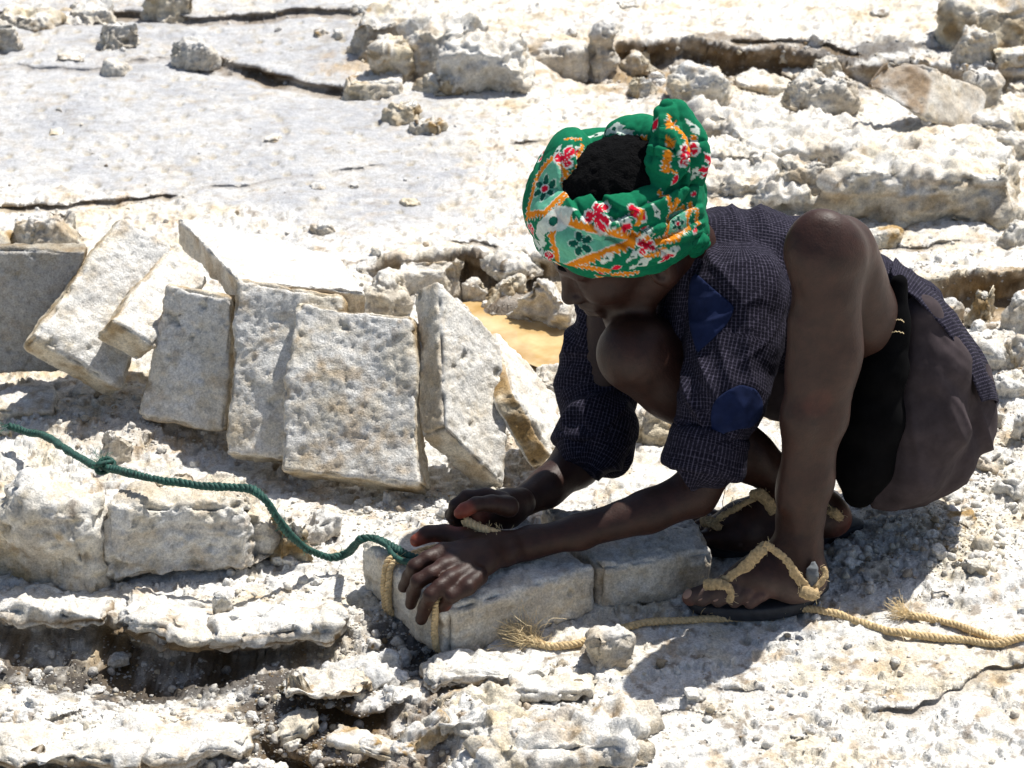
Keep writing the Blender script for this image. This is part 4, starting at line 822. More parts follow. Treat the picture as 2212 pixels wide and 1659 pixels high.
SV, SF, SN = V, F, vnormals(V, F)
def patch_from(Vv, Ff, Nn, poly, matn, name, parent, off=.0016):
    u, v, t = proj(Vv); face = (Nn@Fw) < .05; ins = inpoly(u, v, poly) & face
    cnt = t[ins].min() if ins.any() else 0; ins &= t < cnt+.16
    fm = ins[Ff].all(1); fs = Ff[fm]; lab = np.arange(len(Vv))
    for _ in range(400):
        mn = lab[fs].min(1); l2 = lab.copy(); np.minimum.at(l2, fs.ravel(), np.repeat(mn, 4))
        if (l2 == lab).all(): break
        lab = l2
    ll = lab[fs[:, 0]]; big = np.bincount(ll).argmax(); fs = fs[ll == big]; ids = np.unique(fs); mp = np.full(len(Vv), -1); mp[ids] = np.arange(len(ids)); P = Vv[ids]+Nn[ids]*off
    ed = np.concatenate([fs[:, [0, 1]], fs[:, [1, 2]], fs[:, [2, 3]], fs[:, [3, 0]]]); key = {}
    for a, b in ed.tolist(): key[(a, b)] = 1
    bnd = [(a, b) for a, b in key if (b, a) not in key]; bb = np.array([(mp[a], mp[b]) for a, b in bnd])
    for _ in range(14):
        A_ = np.zeros_like(P); n_ = np.zeros(len(P)); np.add.at(A_, bb[:, 0], P[bb[:, 1]]); np.add.at(A_, bb[:, 1], P[bb[:, 0]]); np.add.at(n_, bb.ravel(), 1); q_ = n_ > 0; P[q_] = .5*P[q_]+.5*A_[q_]/n_[q_, None]
    n0 = len(P); P2 = P-Nn[ids]*.0026; P = np.concatenate([P, P2]); side = np.array([[mp[b], mp[a], mp[a]+n0, mp[b]+n0] for a, b in bnd]); q = mp[fs]
    return new_obj(name, P, np.concatenate([q, side]), matn, parent)
patch_from(SV, SF, SN, [(1532,905),(1538,870),(1560,845),(1600,826),(1636,838),(1650,870),(1642,905),(1622,925),(1570,935),(1545,955),(1535,940)], BLUE, 'elbow_patch', man)
patch_from(SV, SF, SN, [(1492,600),(1500,585),(1530,610),(1592,664),(1575,700),(1540,735),(1505,770),(1488,700),(1486,640)], BLUE, 'shoulder_patch', man)
# shirt collar and front band: thick cloth flaps laid on the chest
def sheet(name, grid, th, matn, parent, cell=.003, uv=True, wob=.002, seed=0):
    G = np.array(grid, float); n, m = G.shape[:2]; a = max(8, int(np.linalg.norm(G[0]-G[-1], axis=-1).mean()/cell)); b = max(6, int(np.linalg.norm(G[:, 0]-G[:, -1], axis=-1).mean()/cell))
    def rs(A, k):                      # Catmull-Rom resample along axis 0
        t = np.linspace(0, len(A)-1, k+1); i = np.minimum(t.astype(int), len(A)-2); f = (t-i).reshape((-1,)+(1,)*(A.ndim-1)); g = lambda j: A[np.clip(j, 0, len(A)-1)]
        p0, p1, p2, p3 = g(i-1), g(i), g(i+1), g(i+2); return .5*(2*p1+(p2-p0)*f+(2*p0-5*p1+4*p2-p3)*f*f+(3*p1-p0-3*p2+p3)*f**3)
    A = rs(G, a); A = np.swapaxes(rs(np.swapaxes(A, 0, 1), b), 0, 1); P = A.reshape(-1, 3); I = np.arange(len(P)).reshape(a+1, b+1)
    Q = np.stack([I[:-1, :-1], I[1:, :-1], I[1:, 1:], I[:-1, 1:]], -1).reshape(-1, 4); Nn = vnormals(P, Q)
    if (Nn.mean(0)@Fw) > 0: Nn = -Nn; Q = Q[:, ::-1]
    P = P+Nn*(wob*fbm3(P, 35, 2, seed))[:, None]; n0 = len(P); B = P-Nn*th; rim = list(I[:, 0])+list(I[-1, 1:])+list(I[-2::-1, -1])+list(I[0, -2:0:-1]); sd = np.array([[rim[i], rim[(i+1) % len(rim)], rim[(i+1) % len(rim)]+n0, rim[i]+n0] for i in range(len(rim))])
    t, s_ = np.meshgrid(np.linspace(0, np.linalg.norm(G[0]-G[-1], axis=-1).mean(), a+1), np.linspace(0, np.linalg.norm(G[:, 0]-G[:, -1], axis=-1).mean(), b+1), indexing='ij'); at = dict(wu=np.tile(s_.ravel(), 2), wv=np.tile(t.ravel(), 2)) if uv else None
    return new_obj(name, np.concatenate([P, B]), np.concatenate([Q, Q[:, ::-1]+n0, sd]), matn, parent, attrs=at)
sheet('collar', [[J(1436,560,2.93), J(1475,552,2.90), J(1518,560,2.895)], [J(1440,640,2.915), J(1465,640,2.885), J(1492,640,2.88)], [J(1432,740,2.905), J(1452,745,2.875), J(1482,735,2.868)], [J(1428,785,2.905), J(1455,800,2.875), J(1498,812,2.862)]], .004, SHIRT, man)
# rolled cuffs
def cuff(name, ctr, axis, R0, r0, seed, sq=(1, 1)):
    axis = nrm(axis); e1 = nrm(np.cross(axis, [0, 1, .3])); e2 = np.cross(axis, e1); A, B = np.meshgrid(np.linspace(0, 2*np.pi, 120, endpoint=False), np.linspace(0, 2*np.pi, 28, endpoint=False), indexing='ij'); a, b = A.ravel(), B.ravel()
    rr = R0*(1+.03*np.sin(3*a+seed)); se = lambda t: np.sign(t)*np.abs(t)**.55; fl = 1+.05*se(np.sin(b)); P = ctr+np.outer((rr+r0*.26*se(np.cos(b)))*fl*np.cos(a)*sq[0], e1)+np.outer((rr+r0*.26*se(np.cos(b)))*fl*np.sin(a)*sq[1], e2)+np.outer(r0*.95*se(np.sin(b))+.006*np.sin(2*a+seed), axis)
    I = np.arange(len(P)).reshape(120, 28); Q = np.stack([I, np.roll(I, -1, 0), np.roll(np.roll(I, -1, 0), -1, 1), np.roll(I, -1, 1)], -1).reshape(-1, 4); Nn = vnormals(P, Q)
    if ((P-ctr)*Nn).sum() < 0: Q = Q[:, ::-1]; Nn = -Nn
    P = P+Nn*(.003*fbm3(P, 45, 3, seed)+.002*np.abs(np.sin(b*2+a)))[:, None]; new_obj(name, P, Q, SHIRT, man, attrs=dict(wu=a*R0, wv=b*r0))
cuff('cuff', J(1526,965,2.795), J(1508,1030,2.785)-J(1536,905,2.80), M(77, J(1526,962,2.795)), .029, 1, (1, 1))
cuff('cuff', J(1288,945,2.965), J(1262,1000,2.93)-J(1295,905,2.98), M(76, J(1288,945,2.965)), .027, 2, (1, 1))
# shorts
sh = Field((.30, 2.68, .05), (.76, 3.24, .44), .003)
chain(sh, [(2005,745,2.93,70),(2035,830,2.95,92),(2020,910,2.95,118),(1975,960,2.94,118),(1935,1010,2.91,85)], .03)
chain(sh, [(2030,900,3.02,110),(1850,860,3.06,100),(1650,800,3.0,88)], .03)
chain(sh, [(1992,680,2.885,44),(2012,790,2.88,72),(1998,900,2.875,92),(1955,1000,2.87,80),(1912,1055,2.865,42)], .02)
V, F = sh.mesh(); V = smooth_mesh(V, F, 2, .5); N = vnormals(V, F); ru, rv, _t = proj(V)
w1 = vn3(V, 12, 97); a_ = np.arctan2(rv-640, ru-1960); fo = 1-np.abs(vn3(np.stack([a_*9+w1*.6, np.hypot(ru-1960, rv-640)*.003, V[:, 1]*4], -1), 1, 98)); V = V+N*((fo-.6)*.012*sst(60, 200, np.hypot(ru-1960, rv-640))+.0015*fbm3(V, 50, 2, 99))[:, None]
new_obj('shorts', V, F, SHORTS, man)
hm = Field((.30, 2.68, .04), (.62, 3.0, .48), .003)
chain(hm, [(1943,610,2.855,19),(1930,700,2.845,32),(1906,800,2.84,50),(1884,900,2.84,64),(1866,1000,2.845,62),(1858,1062,2.85,36)], .02); V, F = hm.mesh(); V = smooth_mesh(V, F, 1); N = vnormals(V, F); V = V+N*(.003*fbm3(V, 30, 2, 7))[:, None]
new_obj('shorts_lining_and_shade', V, F, LINING, man)  # hem lining above; lower down, black stands in for shadow inside the shorts
for L_ in ([(1902,692),(1918,688),(1932,694),(1950,690),(1958,694)], [(1886,728),(1902,732),(1920,726),(1938,720),(1956,722)]):
    st_ = []
    for (a, b) in L_:
        u_, v_, t_ = proj(V); d_ = np.hypot(u_-a, v_-b); m_ = np.where(d_ < 6)[0]; i_ = m_[np.argmin(t_[m_])] if len(m_) else int(np.argmin(d_)); st_.append(V[i_]-Fw*.0015)
    THREADS.append(st_)
# tail of the shirt lying over the seat
sheet('shirt_tail', [[J(1925,588,2.90), J(1975,640,2.87), J(2035,700,2.86), J(2095,790,2.86), J(2125,868,2.865)], [J(1930,570,2.94), J(1990,622,2.915), J(2060,690,2.90), J(2120,780,2.90), J(2150,862,2.89)], [J(1935,556,3.0), J(2000,612,2.98), J(2075,690,2.965), J(2135,790,2.95), J(2158,872,2.93)]], .003, SHIRT, man, wob=.004)

# ------------------------------------------------------------------ headscarf
Tc = J(1328,436,2.915); TA = nrm([-.10, -.36, .93]); T1 = nrm(np.cross(TA, [0, 1, 0])); T2 = np.cross(TA, T1)
tf = Field(Tc-np.array([.15, .16, .14]), Tc+np.array([.17, .16, .17]), .0017)
def band(tx, ty, off, Rm, rr, rz, k=.0015, ph=0, c_off=(0, 0)):
    ax = nrm(TA+T1*tx+T2*ty); b1 = nrm(T1-ax*(T1@ax)); b2 = np.cross(ax, b1); cc = Tc+ax*off+T1*c_off[0]+T2*c_off[1]
    def fn(X, Y, Z):
        x = (X-cc[0])*b1[0]+(Y-cc[1])*b1[1]+(Z-cc[2])*b1[2]; y = (X-cc[0])*b2[0]+(Y-cc[1])*b2[1]+(Z-cc[2])*b2[2]; z = (X-cc[0])*ax[0]+(Y-cc[1])*ax[1]+(Z-cc[2])*ax[2]
        an = np.arctan2(y, x); R_ = Rm*(1+.05*np.cos(2*an+ph)); wz = rz*(1+.22*np.sin(an+ph*2)); q0 = (np.hypot(x, y)-R_)/rr; q1 = z/wz; l = np.sqrt(q0*q0+q1*q1); return (l-1)*np.minimum(rr, wz)
    e = Rm+max(rr, rz)+.01; tf.put(cc-e, cc+e, fn, k)
band(0, 0, -.002, .077, .036, .036, .003, .5)
band(.22, .10, -.004, .083, .030, .032, .001, 1.2)
band(-.25, .05, .008, .080, .030, .028, .001, 2.2)
band(.10, -.22, .020, .074, .027, .022, .001, 3.0)
band(-.34, -.12, -.012, .086, .026, .020, .001, 4.0)
band(.05, .20, .030, .062, .024, .018, .001, .9)
band(.40, .0, .012, .086, .024, .014, .001, 5.1)
band(-.10, .12, -.014, .083, .026, .018, .001, 1.9)
def leaf(c, u_, v_, n_, r, k=.001): A = np.stack([nrm(u_), nrm(v_), nrm(n_)]); tf.ell(c, A, r, k)
rg_, up_ = Rt, Up; kd = lambda u, v, y: J(u, v, y)
leaf(kd(1452,330,2.89), up_*1+rg_*-.15, rg_*.9+Fw*.4, Fw*1-rg_*.3, (.056, .030, .018))
leaf(kd(1482,308,2.90), up_*1-rg_*.35, rg_*.9+up_*.3+Fw*.2, Fw+rg_*.2, (.050, .023, .020))
leaf(kd(1478,350,2.91), up_*1-rg_*.1, rg_, Fw, (.050, .030, .030))
leaf(kd(1440,345,2.865), up_*1-rg_*.25, rg_+Fw*.3, Fw, (.036, .024, .014))
leaf(kd(1440,268,2.895), up_*1+rg_*-.1, rg_+Fw*.5, Fw-rg_*.4, (.030, .018, .009))
leaf(kd(1470,262,2.905), up_*.8+rg_*-.5, rg_+up_*.5, Fw, (.030, .016, .010))
leaf(kd(1226,372,2.93), up_-rg_*.2, rg_, Fw, (.056, .037, .05))
leaf(kd(1408,312,2.93), up_*1+rg_*.2, rg_, Fw, (.036, .022, .03))
leaf(kd(1385,290,2.94), rg_+up_*.15, up_, Fw, (.046, .026, .025))
leaf(kd(1492,490,2.93), up_+rg_*.1, rg_, Fw, (.042, .022, .045))
leaf(kd(1475,520,2.90), up_*.4+rg_, up_, Fw, (.032, .014, .026))
V, F = tf.mesh(); V = smooth_mesh(V, F, 1, .5); N = vnormals(V, F)
qa = np.arctan2((V-Tc)@T2, (V-Tc)@T1); qz = (V-Tc)@TA
tw = np.stack([np.cos(qa)*2.2, np.sin(qa)*2.2, qz*70+2*vn3(V, 9, 71)+qa*2.0], -1)
V = V+N*(.0042*(np.abs(vn3(tw, 1, 72))**.8-.3)+.001*fbm3(V, 90, 2, 73))[:, None]
def fold_edge(L, h, wpx=3.5, side=1):
    global V
    pu, pv, pt = proj(V); N_ = vnormals(V, F); best = np.full(len(V), 1e9); sd = np.zeros(len(V)); en = np.ones(len(V)); tot = len(L)-1
    for i in range(tot):
        a, b = np.array(L[i], float), np.array(L[i+1], float); e = b-a; Ls = np.hypot(*e); t = ((pu-a[0])*e[0]+(pv-a[1])*e[1])/Ls**2; tc = np.clip(t, 0, 1); d = np.hypot(pu-a[0]-tc*e[0], pv-a[1]-tc*e[1]); cr = (e[0]*(pv-a[1])-e[1]*(pu-a[0]))/Ls; m = d < best
        best = np.where(m, d, best); sd = np.where(m, np.sign(cr)*d, sd); g = (i+tc)/tot; en = np.where(m, sst(0, .12, g)*sst(1, .88, g), en)
    fr = sst(.05, -.25, N_@Fw); sd = sd*side; V = V+N_*(h*fr*en*(sst(-wpx, wpx, sd)*np.exp(-np.maximum(sd, 0)/30)-.5*np.exp(-(sd+5)**2/40)*(sd < 0)))[:, None]
fold_edge([(1236,285),(1244,350),(1275,420),(1325,480),(1390,530),(1460,562)], .0065, 3, 1)
fold_edge([(1205,330),(1214,400),(1250,462),(1310,515),(1380,552)], .0055, 3, 1)
fold_edge([(1300,490),(1350,470),(1405,440),(1460,410),(1520,400)], .006, 3, 1)
fold_edge([(1370,505),(1430,485),(1480,455),(1522,440)], .006, 3, 1)
fold_edge([(1400,530),(1450,510),(1490,490),(1525,470)], .005, 3, 1)
fold_edge([(1290,420),(1340,450),(1385,465)], .005, 3, -1)
fold_edge([(1410,285),(1450,300),(1480,350),(1475,420)], .006, 3, -1)
fold_edge([(1440,245),(1462,300),(1478,340)], .005, 3, 1)
fold_edge([(1420,240),(1425,300),(1410,360)], .004, 3, -1)
fold_edge([(1395,310),(1440,320),(1478,340)], .005, 3, 1)
fold_edge([(1330,285),(1365,295),(1400,330)], .004, 3, 1)
fold_edge([(1440,540),(1480,528),(1515,515)], .005, 2.5, 1); fold_edge([(1430,522),(1480,505),(1520,492)], .005, 2.5, 1)
V = smooth_mesh(V, F, 1, .35)
# printed pattern, painted on the cloth itself
GREEN = np.array([.003, .14, .065]); PALE = np.array([.12, .40, .27]); ORANGE = np.array([.62, .20, .01]); REDC = np.array([.62, .008, .035]); WH = np.array([.60, .66, .60]); DGR = np.array([.003, .075, .05])
cT = np.tile(GREEN, (len(V), 1)); N = vnormals(V, F); pu, pv, pt = proj(V); front = (N@Fw) < -.1
def at_pixel(u, v):
    d = np.hypot(pu-u, pv-v); m = np.where((d < 7) & front)[0]
    if len(m) == 0: m = np.argsort(d)[:5]
    return m[np.argmin(pt[m])]
def local(i, rot, s):
    n = N[i]; e1 = nrm(Rt-n*(Rt@n)); e2 = np.cross(n, e1); 
    if e2@Up < 0: e2 = -e2
    d = V-V[i]; a = d@e1; b = d@e2; z_ = np.abs(d@n); ca, sa = math.cos(rot), math.sin(rot); px = 1/.00061
    return (a*ca+b*sa)*px/s, (-a*sa+b*ca)*px/s, (z_ < .035) & (N@n > .1)
def paint(m, col, k=1.): 
    global cT
    cT = mixc(cT, col, np.asarray(m, float)*k)
def tri_sd(a, b, P):
    P = np.array(P, float); s = np.full(a.shape, -9.); ar = sum(P[i][0]*P[(i+1) % len(P)][1]-P[(i+1) % len(P)][0]*P[i][1] for i in range(len(P))); sg = 1 if ar > 0 else -1; al = np.zeros(a.shape)
    for i in range(len(P)):
        p, q = P[i], P[(i+1) % len(P)]; e = q-p; L = np.hypot(*e); d = -sg*((a-p[0])*-e[1]+(b-p[1])*e[0])/L; t = ((a-p[0])*e[0]+(b-p[1])*e[1])/L; m = d > s; s = np.where(m, d, s); al = np.where(m, t, al)
    return s, al
def motif_frame(i, rot, s, P):
    a, b, ok = local(i, rot, s); sd, al = tri_sd(a, b, P); saw = .15*np.abs(((al*5.2) % 1)*2-1); sd = sd+.02*vn3(V, 260, 3)
    paint(ok & (sd < .20+saw+.035), WH, .8); paint(ok & (sd < .20+saw), ORANGE); paint(ok & (sd < .05), WH, .7); paint(ok & (sd < .02), PALE); return a, b, ok, sd
def flower(i, rot, s, ctr=True, col=DGR, n=5, cc=REDC):
    a, b, ok = local(i, rot, s); r = np.hypot(a, b); th = np.arctan2(b, a); pet = .85*np.abs(np.cos(th*n/2))**.6+.05*vn3(V, 200, 4)
    paint(ok & (r < pet+.10) & (r > .15), WH, .55); paint(ok & (r < pet) & (r > .2), col)
    if ctr: paint(ok & (r < .30), WH); paint(ok & (r < .22), cc)
def bow(i, rot, s):
    a, b, ok = local(i, rot, s); r = np.hypot(a, b); th = np.arctan2(b, a); pet = (.95*np.abs(np.cos(th*1.5+.4))**.5)*(.8+.2*np.cos(th))+.06*vn3(V, 220, 5); paint(ok & (r < pet+.16), WH); paint(ok & (r < pet) & (np.abs(np.sin(th*4.5+.8)) > .22), REDC)
def leafm(i, rot, s, w_=.3):
    a, b, ok = local(i, rot, s); d = np.abs(b)-w_*(1-a*a)*(1+.3*np.sin(a*5)); m = ok & (np.abs(a) < 1) & (d+.05*vn3(V, 240, 6) < 0); paint(m, WH, .85); paint(m & (np.hypot(a*1.6, b*1.6) < .28), DGR)
def zig(i, rot, s, L_=1., w_=.16):
    a, b, ok = local(i, rot, s); y_ = b-.22*np.abs(((a*3) % 1)*2-1); m = ok & (np.abs(a) < L_); paint(m & (np.abs(y_) < w_+.06), WH, .8); paint(m & (np.abs(y_) < w_), ORANGE)
i0 = at_pixel
def blot(u, v, s, q, col, rot=0.):
    a, b, ok = local(i0(u, v), rot, s); paint(ok & (np.hypot(a, b*q)+.12*vn3(V, 230, 9) < 1), WH, .7); paint(ok & (np.hypot(a, b*q)+.12*vn3(V, 230, 9) < .82), col)
motif_frame(i0(1174,405), 0, 52, [(.45, 1.), (-.2, .7), (-.75, -.65), (0, -.95), (.85, -.1), (.7, .7)]); flower(i0(1174,402), .3, 33, True, DGR, 6)
motif_frame(i0(1243,528), 0, 72, [(-.65, .55), (-.8, -.65), (1.2, .13)]); flower(i0(1248,529), .6, 30, False, DGR, 5)
zig(i0(1236,382), -2.2, 34, 1., .2); zig(i0(1205,432), -2.3, 24, 1., .2); motif_frame(i0(1262,378), .1, 15, [(-.9, -.6), (.9, -.7), (.1, .9)]); zig(i0(1268,412), .5, 26, 1., .2)
bow(i0(1280,462), -.7, 38); bow(i0(1213,343), 1.2, 30); bow(i0(1140,498), 1.5, 20); bow(i0(1396,530), .4, 26); leafm(i0(1192,472), .25, 58, .4); zig(i0(1420,555), .2, 24, 1., .2); leafm(i0(1370,560), .7, 18, .4); leafm(i0(1160,540), -.9, 20, .4); zig(i0(1205,592), .3, 26, 1., .2); leafm(i0(1307,562), .9, 20, .4)
zig(i0(1347,512), -.7, 20, 1., .25); blot(1368,450, 19, 1.4, REDC, -.4); blot(1353,495, 12, 1, REDC); blot(1300,402, 18, 2.2, REDC, -.4); zig(i0(1388,477), 1.3, 18, 1., .3); leafm(i0(1343,480), .1, 18, .4)
zig(i0(1447,422), -.6, 22, 1., .22); zig(i0(1466,450), .8, 18, 1., .3); motif_frame(i0(1468,484), .2, 26, [(-.9, -.7), (.8, -.5), (.9, .8), (-.3, .7)]); flower(i0(1470,486), .2, 18, True, DGR, 5); blot(1508,500, 12, 2, REDC, 1.); zig(i0(1500,450), 1.2, 20, 1., .22); blot(1505,418, 10, 2, REDC, .6)
leafm(i0(1425,460), -1.1, 22); zig(i0(1440,530), .1, 26, 1., .2); blot(1440,548, 8, 1, REDC); leafm(i0(1402,505), .8, 18)
blot(1330,585,12,1.5,REDC,.3); leafm(i0(1390,575), .5, 26, .4); bow(i0(1440,565), .2, 20); zig(i0(1350,600), .15, 30, 1., .2); blot(1300,598,9,1.4,REDC,0.); zig(i0(1285,590), .15, 34, 1., .2); leafm(i0(1460,540), .3, 20, .4); bow(i0(1180,560), .9, 18); zig(i0(1512,470), 1.4, 20, 1., .25); leafm(i0(1500,380), 1.2, 18, .4); zig(i0(1505,320), 1.5, 22, 1., .25); leafm(i0(1320,275), .1, 26, .4)
blot(1409,268, 15, 1.8, REDC, 1.1); bow(i0(1488,342), .3, 27); zig(i0(1441,345), 1.4, 26, 1., .3); zig(i0(1480,285), -.9, 36, 1., .25); leafm(i0(1500,268), -.9, 24); leafm(i0(1350,288), .4, 26, .4); zig(i0(1366,312), .1, 28, 1., .25); blot(1462,395, 13, 2, REDC, 1.); zig(i0(1452,262), 1.3, 20, 1., .25); zig(i0(1452,375), -.6, 16)
leafm(i0(1285,285), .1, 24); zig(i0(1245,298), .2, 16); zig(i0(1262,330), 1.2, 18, 1., .2); leafm(i0(1200,320), .9, 18)
rng = np.random.default_rng(8); hid = np.where(~front)[0]
for k_ in range(34):
    i_ = int(rng.choice(hid)); [lambda: bow(i_, rng.random()*6, 30), lambda: zig(i_, rng.random()*6, 40), lambda: flower(i_, rng.random()*6, 34), lambda: leafm(i_, rng.random()*6, 36)][k_ % 4]()
new_obj('headscarf', V, F, TURBAN, man, col=cT)

# ------------------------------------------------------------------ ropes and sandals
def crom(P, n):
    P = np.array(P, float); t = np.linspace(0, len(P)-1, n); i = np.minimum(t.astype(int), len(P)-2); f = (t-i)[:, None]; g = lambda j: P[np.clip(j, 0, len(P)-1)]
    p0, p1, p2, p3 = g(i-1), g(i), g(i+1), g(i+2); return .5*(2*p1+(p2-p0)*f+(2*p0-5*p1+4*p2-p3)*f*f+(3*p1-p0-3*p2+p3)*f**3)
def frames(C):
    T = np.gradient(C, axis=0); T /= np.linalg.norm(T, axis=1, keepdims=True); N = np.zeros_like(C); n = np.cross(T[0], [0, .3, 1.]); n /= np.linalg.norm(n)
    for i in range(len(C)): n = n-T[i]*(n@T[i]); n /= np.linalg.norm(n); N[i] = n
    return T, N, np.cross(T, N)
def tube(C, r, seg=8, caps=True):
    C = np.asarray(C); r = np.broadcast_to(r, (len(C),)); T, N, B = frames(C); a = np.arange(seg)*2*np.pi/seg
    V = (C[:, None]+r[:, None, None]*(np.cos(a)[None, :, None]*N[:, None]+np.sin(a)[None, :, None]*B[:, None])).reshape(-1, 3); I = np.arange(len(V)).reshape(len(C), seg)
    F = np.stack([I[:-1], np.roll(I, -1, 1)[:-1], np.roll(I, -1, 1)[1:], I[1:]], -1).reshape(-1, 4); return V, F
def join(L):
    V, F, n = [], [], 0
    for v, f in L: V.append(v); F.append(f+n); n += len(v)
    return np.concatenate(V), np.concatenate(F)
def rope(name, pts, r, matn, pitch=.018, strands=3, label=None, cat=None, group=None, parent=None, wob=.12, seed=0, taper=None, fuzz=0, fmat=None):
    L = sum(np.linalg.norm(np.array(pts[i+1])-np.array(pts[i])) for i in range(len(pts)-1)); n = max(12, int(L/.0016)); C = crom(pts, n); C = C+np.stack([vn3(C, 40, seed+i) for i in range(3)], -1)*.0012
    T, N, B = frames(C); s = np.concatenate([[0], np.cumsum(np.linalg.norm(np.diff(C, axis=0), axis=1))]); P = []
    root = parent if parent is not None else empty(name, C[0], label, cat, group)
    rr = r*(1+wob*vn3(C, 60, seed+9))
    if taper is not None: rr = rr*np.interp(s/s[-1], *taper)
    for k in range(strands):
        a = 2*np.pi*(s/pitch+k/strands)+.4*vn3(C, 30, seed+20+k); D = C+(rr*.52)[:, None]*(np.cos(a)[:, None]*N+np.sin(a)[:, None]*B); V, F = tube(D, rr*.56*(1+.12*vn3(D, 200, seed+k)), 8); new_obj('strand', V, F, matn, root)
    if fuzz:
        rg = np.random.default_rng(seed+3); fs = []
        for _ in range(fuzz):
            i = rg.integers(2, n-2); d = rg.normal(size=3); d = nrm(d-T[i]*(d@T[i])+T[i]*rg.normal()*.8); l = .004+.009*rg.random(); p = C[i]+d*rr[i]*.8; q = np.stack([p, p+d*l*.5+rg.normal(size=3)*.0012, p+d*l+rg.normal(size=3)*.003]); fs.append(tube(crom(q, 5), .00022, 3))
        V, F = join(fs); new_obj('loose_fibres', V, F, fmat or matn, root, kind='stuff')
    return root, C
def fray(parent, p, d, n, L, matn, seed=0, spread=.35, curl=.004, r=.00028):
    rg = np.random.default_rng(seed); fs = []; d = nrm(d)
    for _ in range(n):
        e = nrm(d+rg.normal(size=3)*spread*np.array([1, 1, .6])); l = L*(.5+.6*rg.random()); q = [p+rg.normal(size=3)*.0022]
        for k in range(4): q.append(q[-1]+e*l/4+rg.normal(size=3)*curl*(k*.4+.3)); e = nrm(e+rg.normal(size=3)*.25); q[-1][2] = max(q[-1][2], p[2]-.004)
        fs.append(tube(crom(q, 9), r, 3))
    V, F = join(fs); return new_obj('frayed_fibres', V, F, matn, parent, kind='stuff')
def on_ground(L, up_): return [GH(u, v)+np.array([0, 0, up_]) for u, v in L]
# green rope: over the bank, across the long block, down to the slab and under the hand
G_ = [JZ(20,921,.045), JZ(60,932,.045), JZ(105,946,.06), JZ(150,975,.085), JZ(200,1005,.11), JZ(250,1014,.130), JZ(330,1034,.141), JZ(420,1048,.143), JZ(500,1053,.143), JZ(545,1058,.142), JZ(573,1080,.135), JZ(600,1120,.105), JZ(632,1160,.07), JZ(670,1190,.04), JZ(712,1205,.022), JZ(752,1192,.030), JZ(778,1165,.078), JZ(812,1163,.082), JZ(845,1180,.080), JZ(880,1200,.080), JZ(915,1207,.082), JZ(950,1205,.083)]
gr_, GC = rope('green_rope', G_, .0052, ROPE_GREEN, .020, 3, 'dark green twisted rope running from the left edge down to the slab under the hands', 'rope', seed=3, fuzz=160, fmat=FIBRE_GREEN, wob=.2)
kn = JZ(228,1010,.122); q = [kn+np.array([math.cos(a)*.011, math.sin(a*1.3)*.008, math.sin(a)*.008+.002]) for a in np.linspace(0, 9.5, 22)]; V, F = tube(crom(q, 90), .0032, 7); new_obj('knot', V, F, ROPE_GREEN, gr_)
fray(gr_, kn+np.array([-.005, 0, .004]), (-.5, 0, .6), 26, .022, FIBRE_GREEN, 4, .8); fray(gr_, G_[0]+0, (-1, 0, .2), 14, .014, FIBRE_GREEN, 5, .4)
q = [JZ(812,1165,.084), JZ(838,1180,.080), JZ(848,1198,.078), JZ(870,1212,.080), JZ(900,1214,.082)]; V, F = tube(crom(q, 40), .0042, 8); new_obj('doubled_strand', V, F, ROPE_GREEN, gr_)
# tan rope on the ground
tp = [JZ(1166,1391,.008), JZ(1195,1396,.006), JZ(1240,1390,.006), JZ(1290,1376,.006)]+on_ground([(1340,1366),(1400,1352),(1480,1348),(1560,1345),(1640,1338),(1690,1328),(1740,1324),(1790,1330),(1850,1350),(1930,1372),(2010,1384),(2090,1392),(2150,1398),(2200,1388),(2260,1375)], .0055)
tr_, TC = rope('tan_rope', tp, .0050, ROPE_TAN, .017, 3, 'long tan twisted rope trailing from the bound slab under the sandal to the right edge', 'rope', seed=8, fuzz=190, fmat=FIBRE_TAN)
fray(tr_, JZ(1170,1390,.008), JZ(1090,1365,.014)-JZ(1170,1390,.008), 170, .058, FIBRE_TAN, 6, .30, .0045); fray(tr_, JZ(1160,1390,.010), JZ(1090,1320,.03)-JZ(1160,1390,.008), 50, .05, FIBRE_TAN, 16, .45, .006)
e2 = on_ground([(1970,1338),(2010,1344),(2060,1356),(2110,1375),(2160,1392),(2190,1390)], .0055)
sr_, _ = rope('tan_rope', e2, .0046, ROPE_TAN, .016, 3, 'short tan rope end with a pale frayed tuft, behind the long rope on the right', 'rope', seed=9, fuzz=40, fmat=FIBRE_TAN)
fray(sr_, e2[0], e2[0]-e2[1]+np.array([0, .004, .004]), 130, .034, FIBRE_TAN, 7, .28, .002)
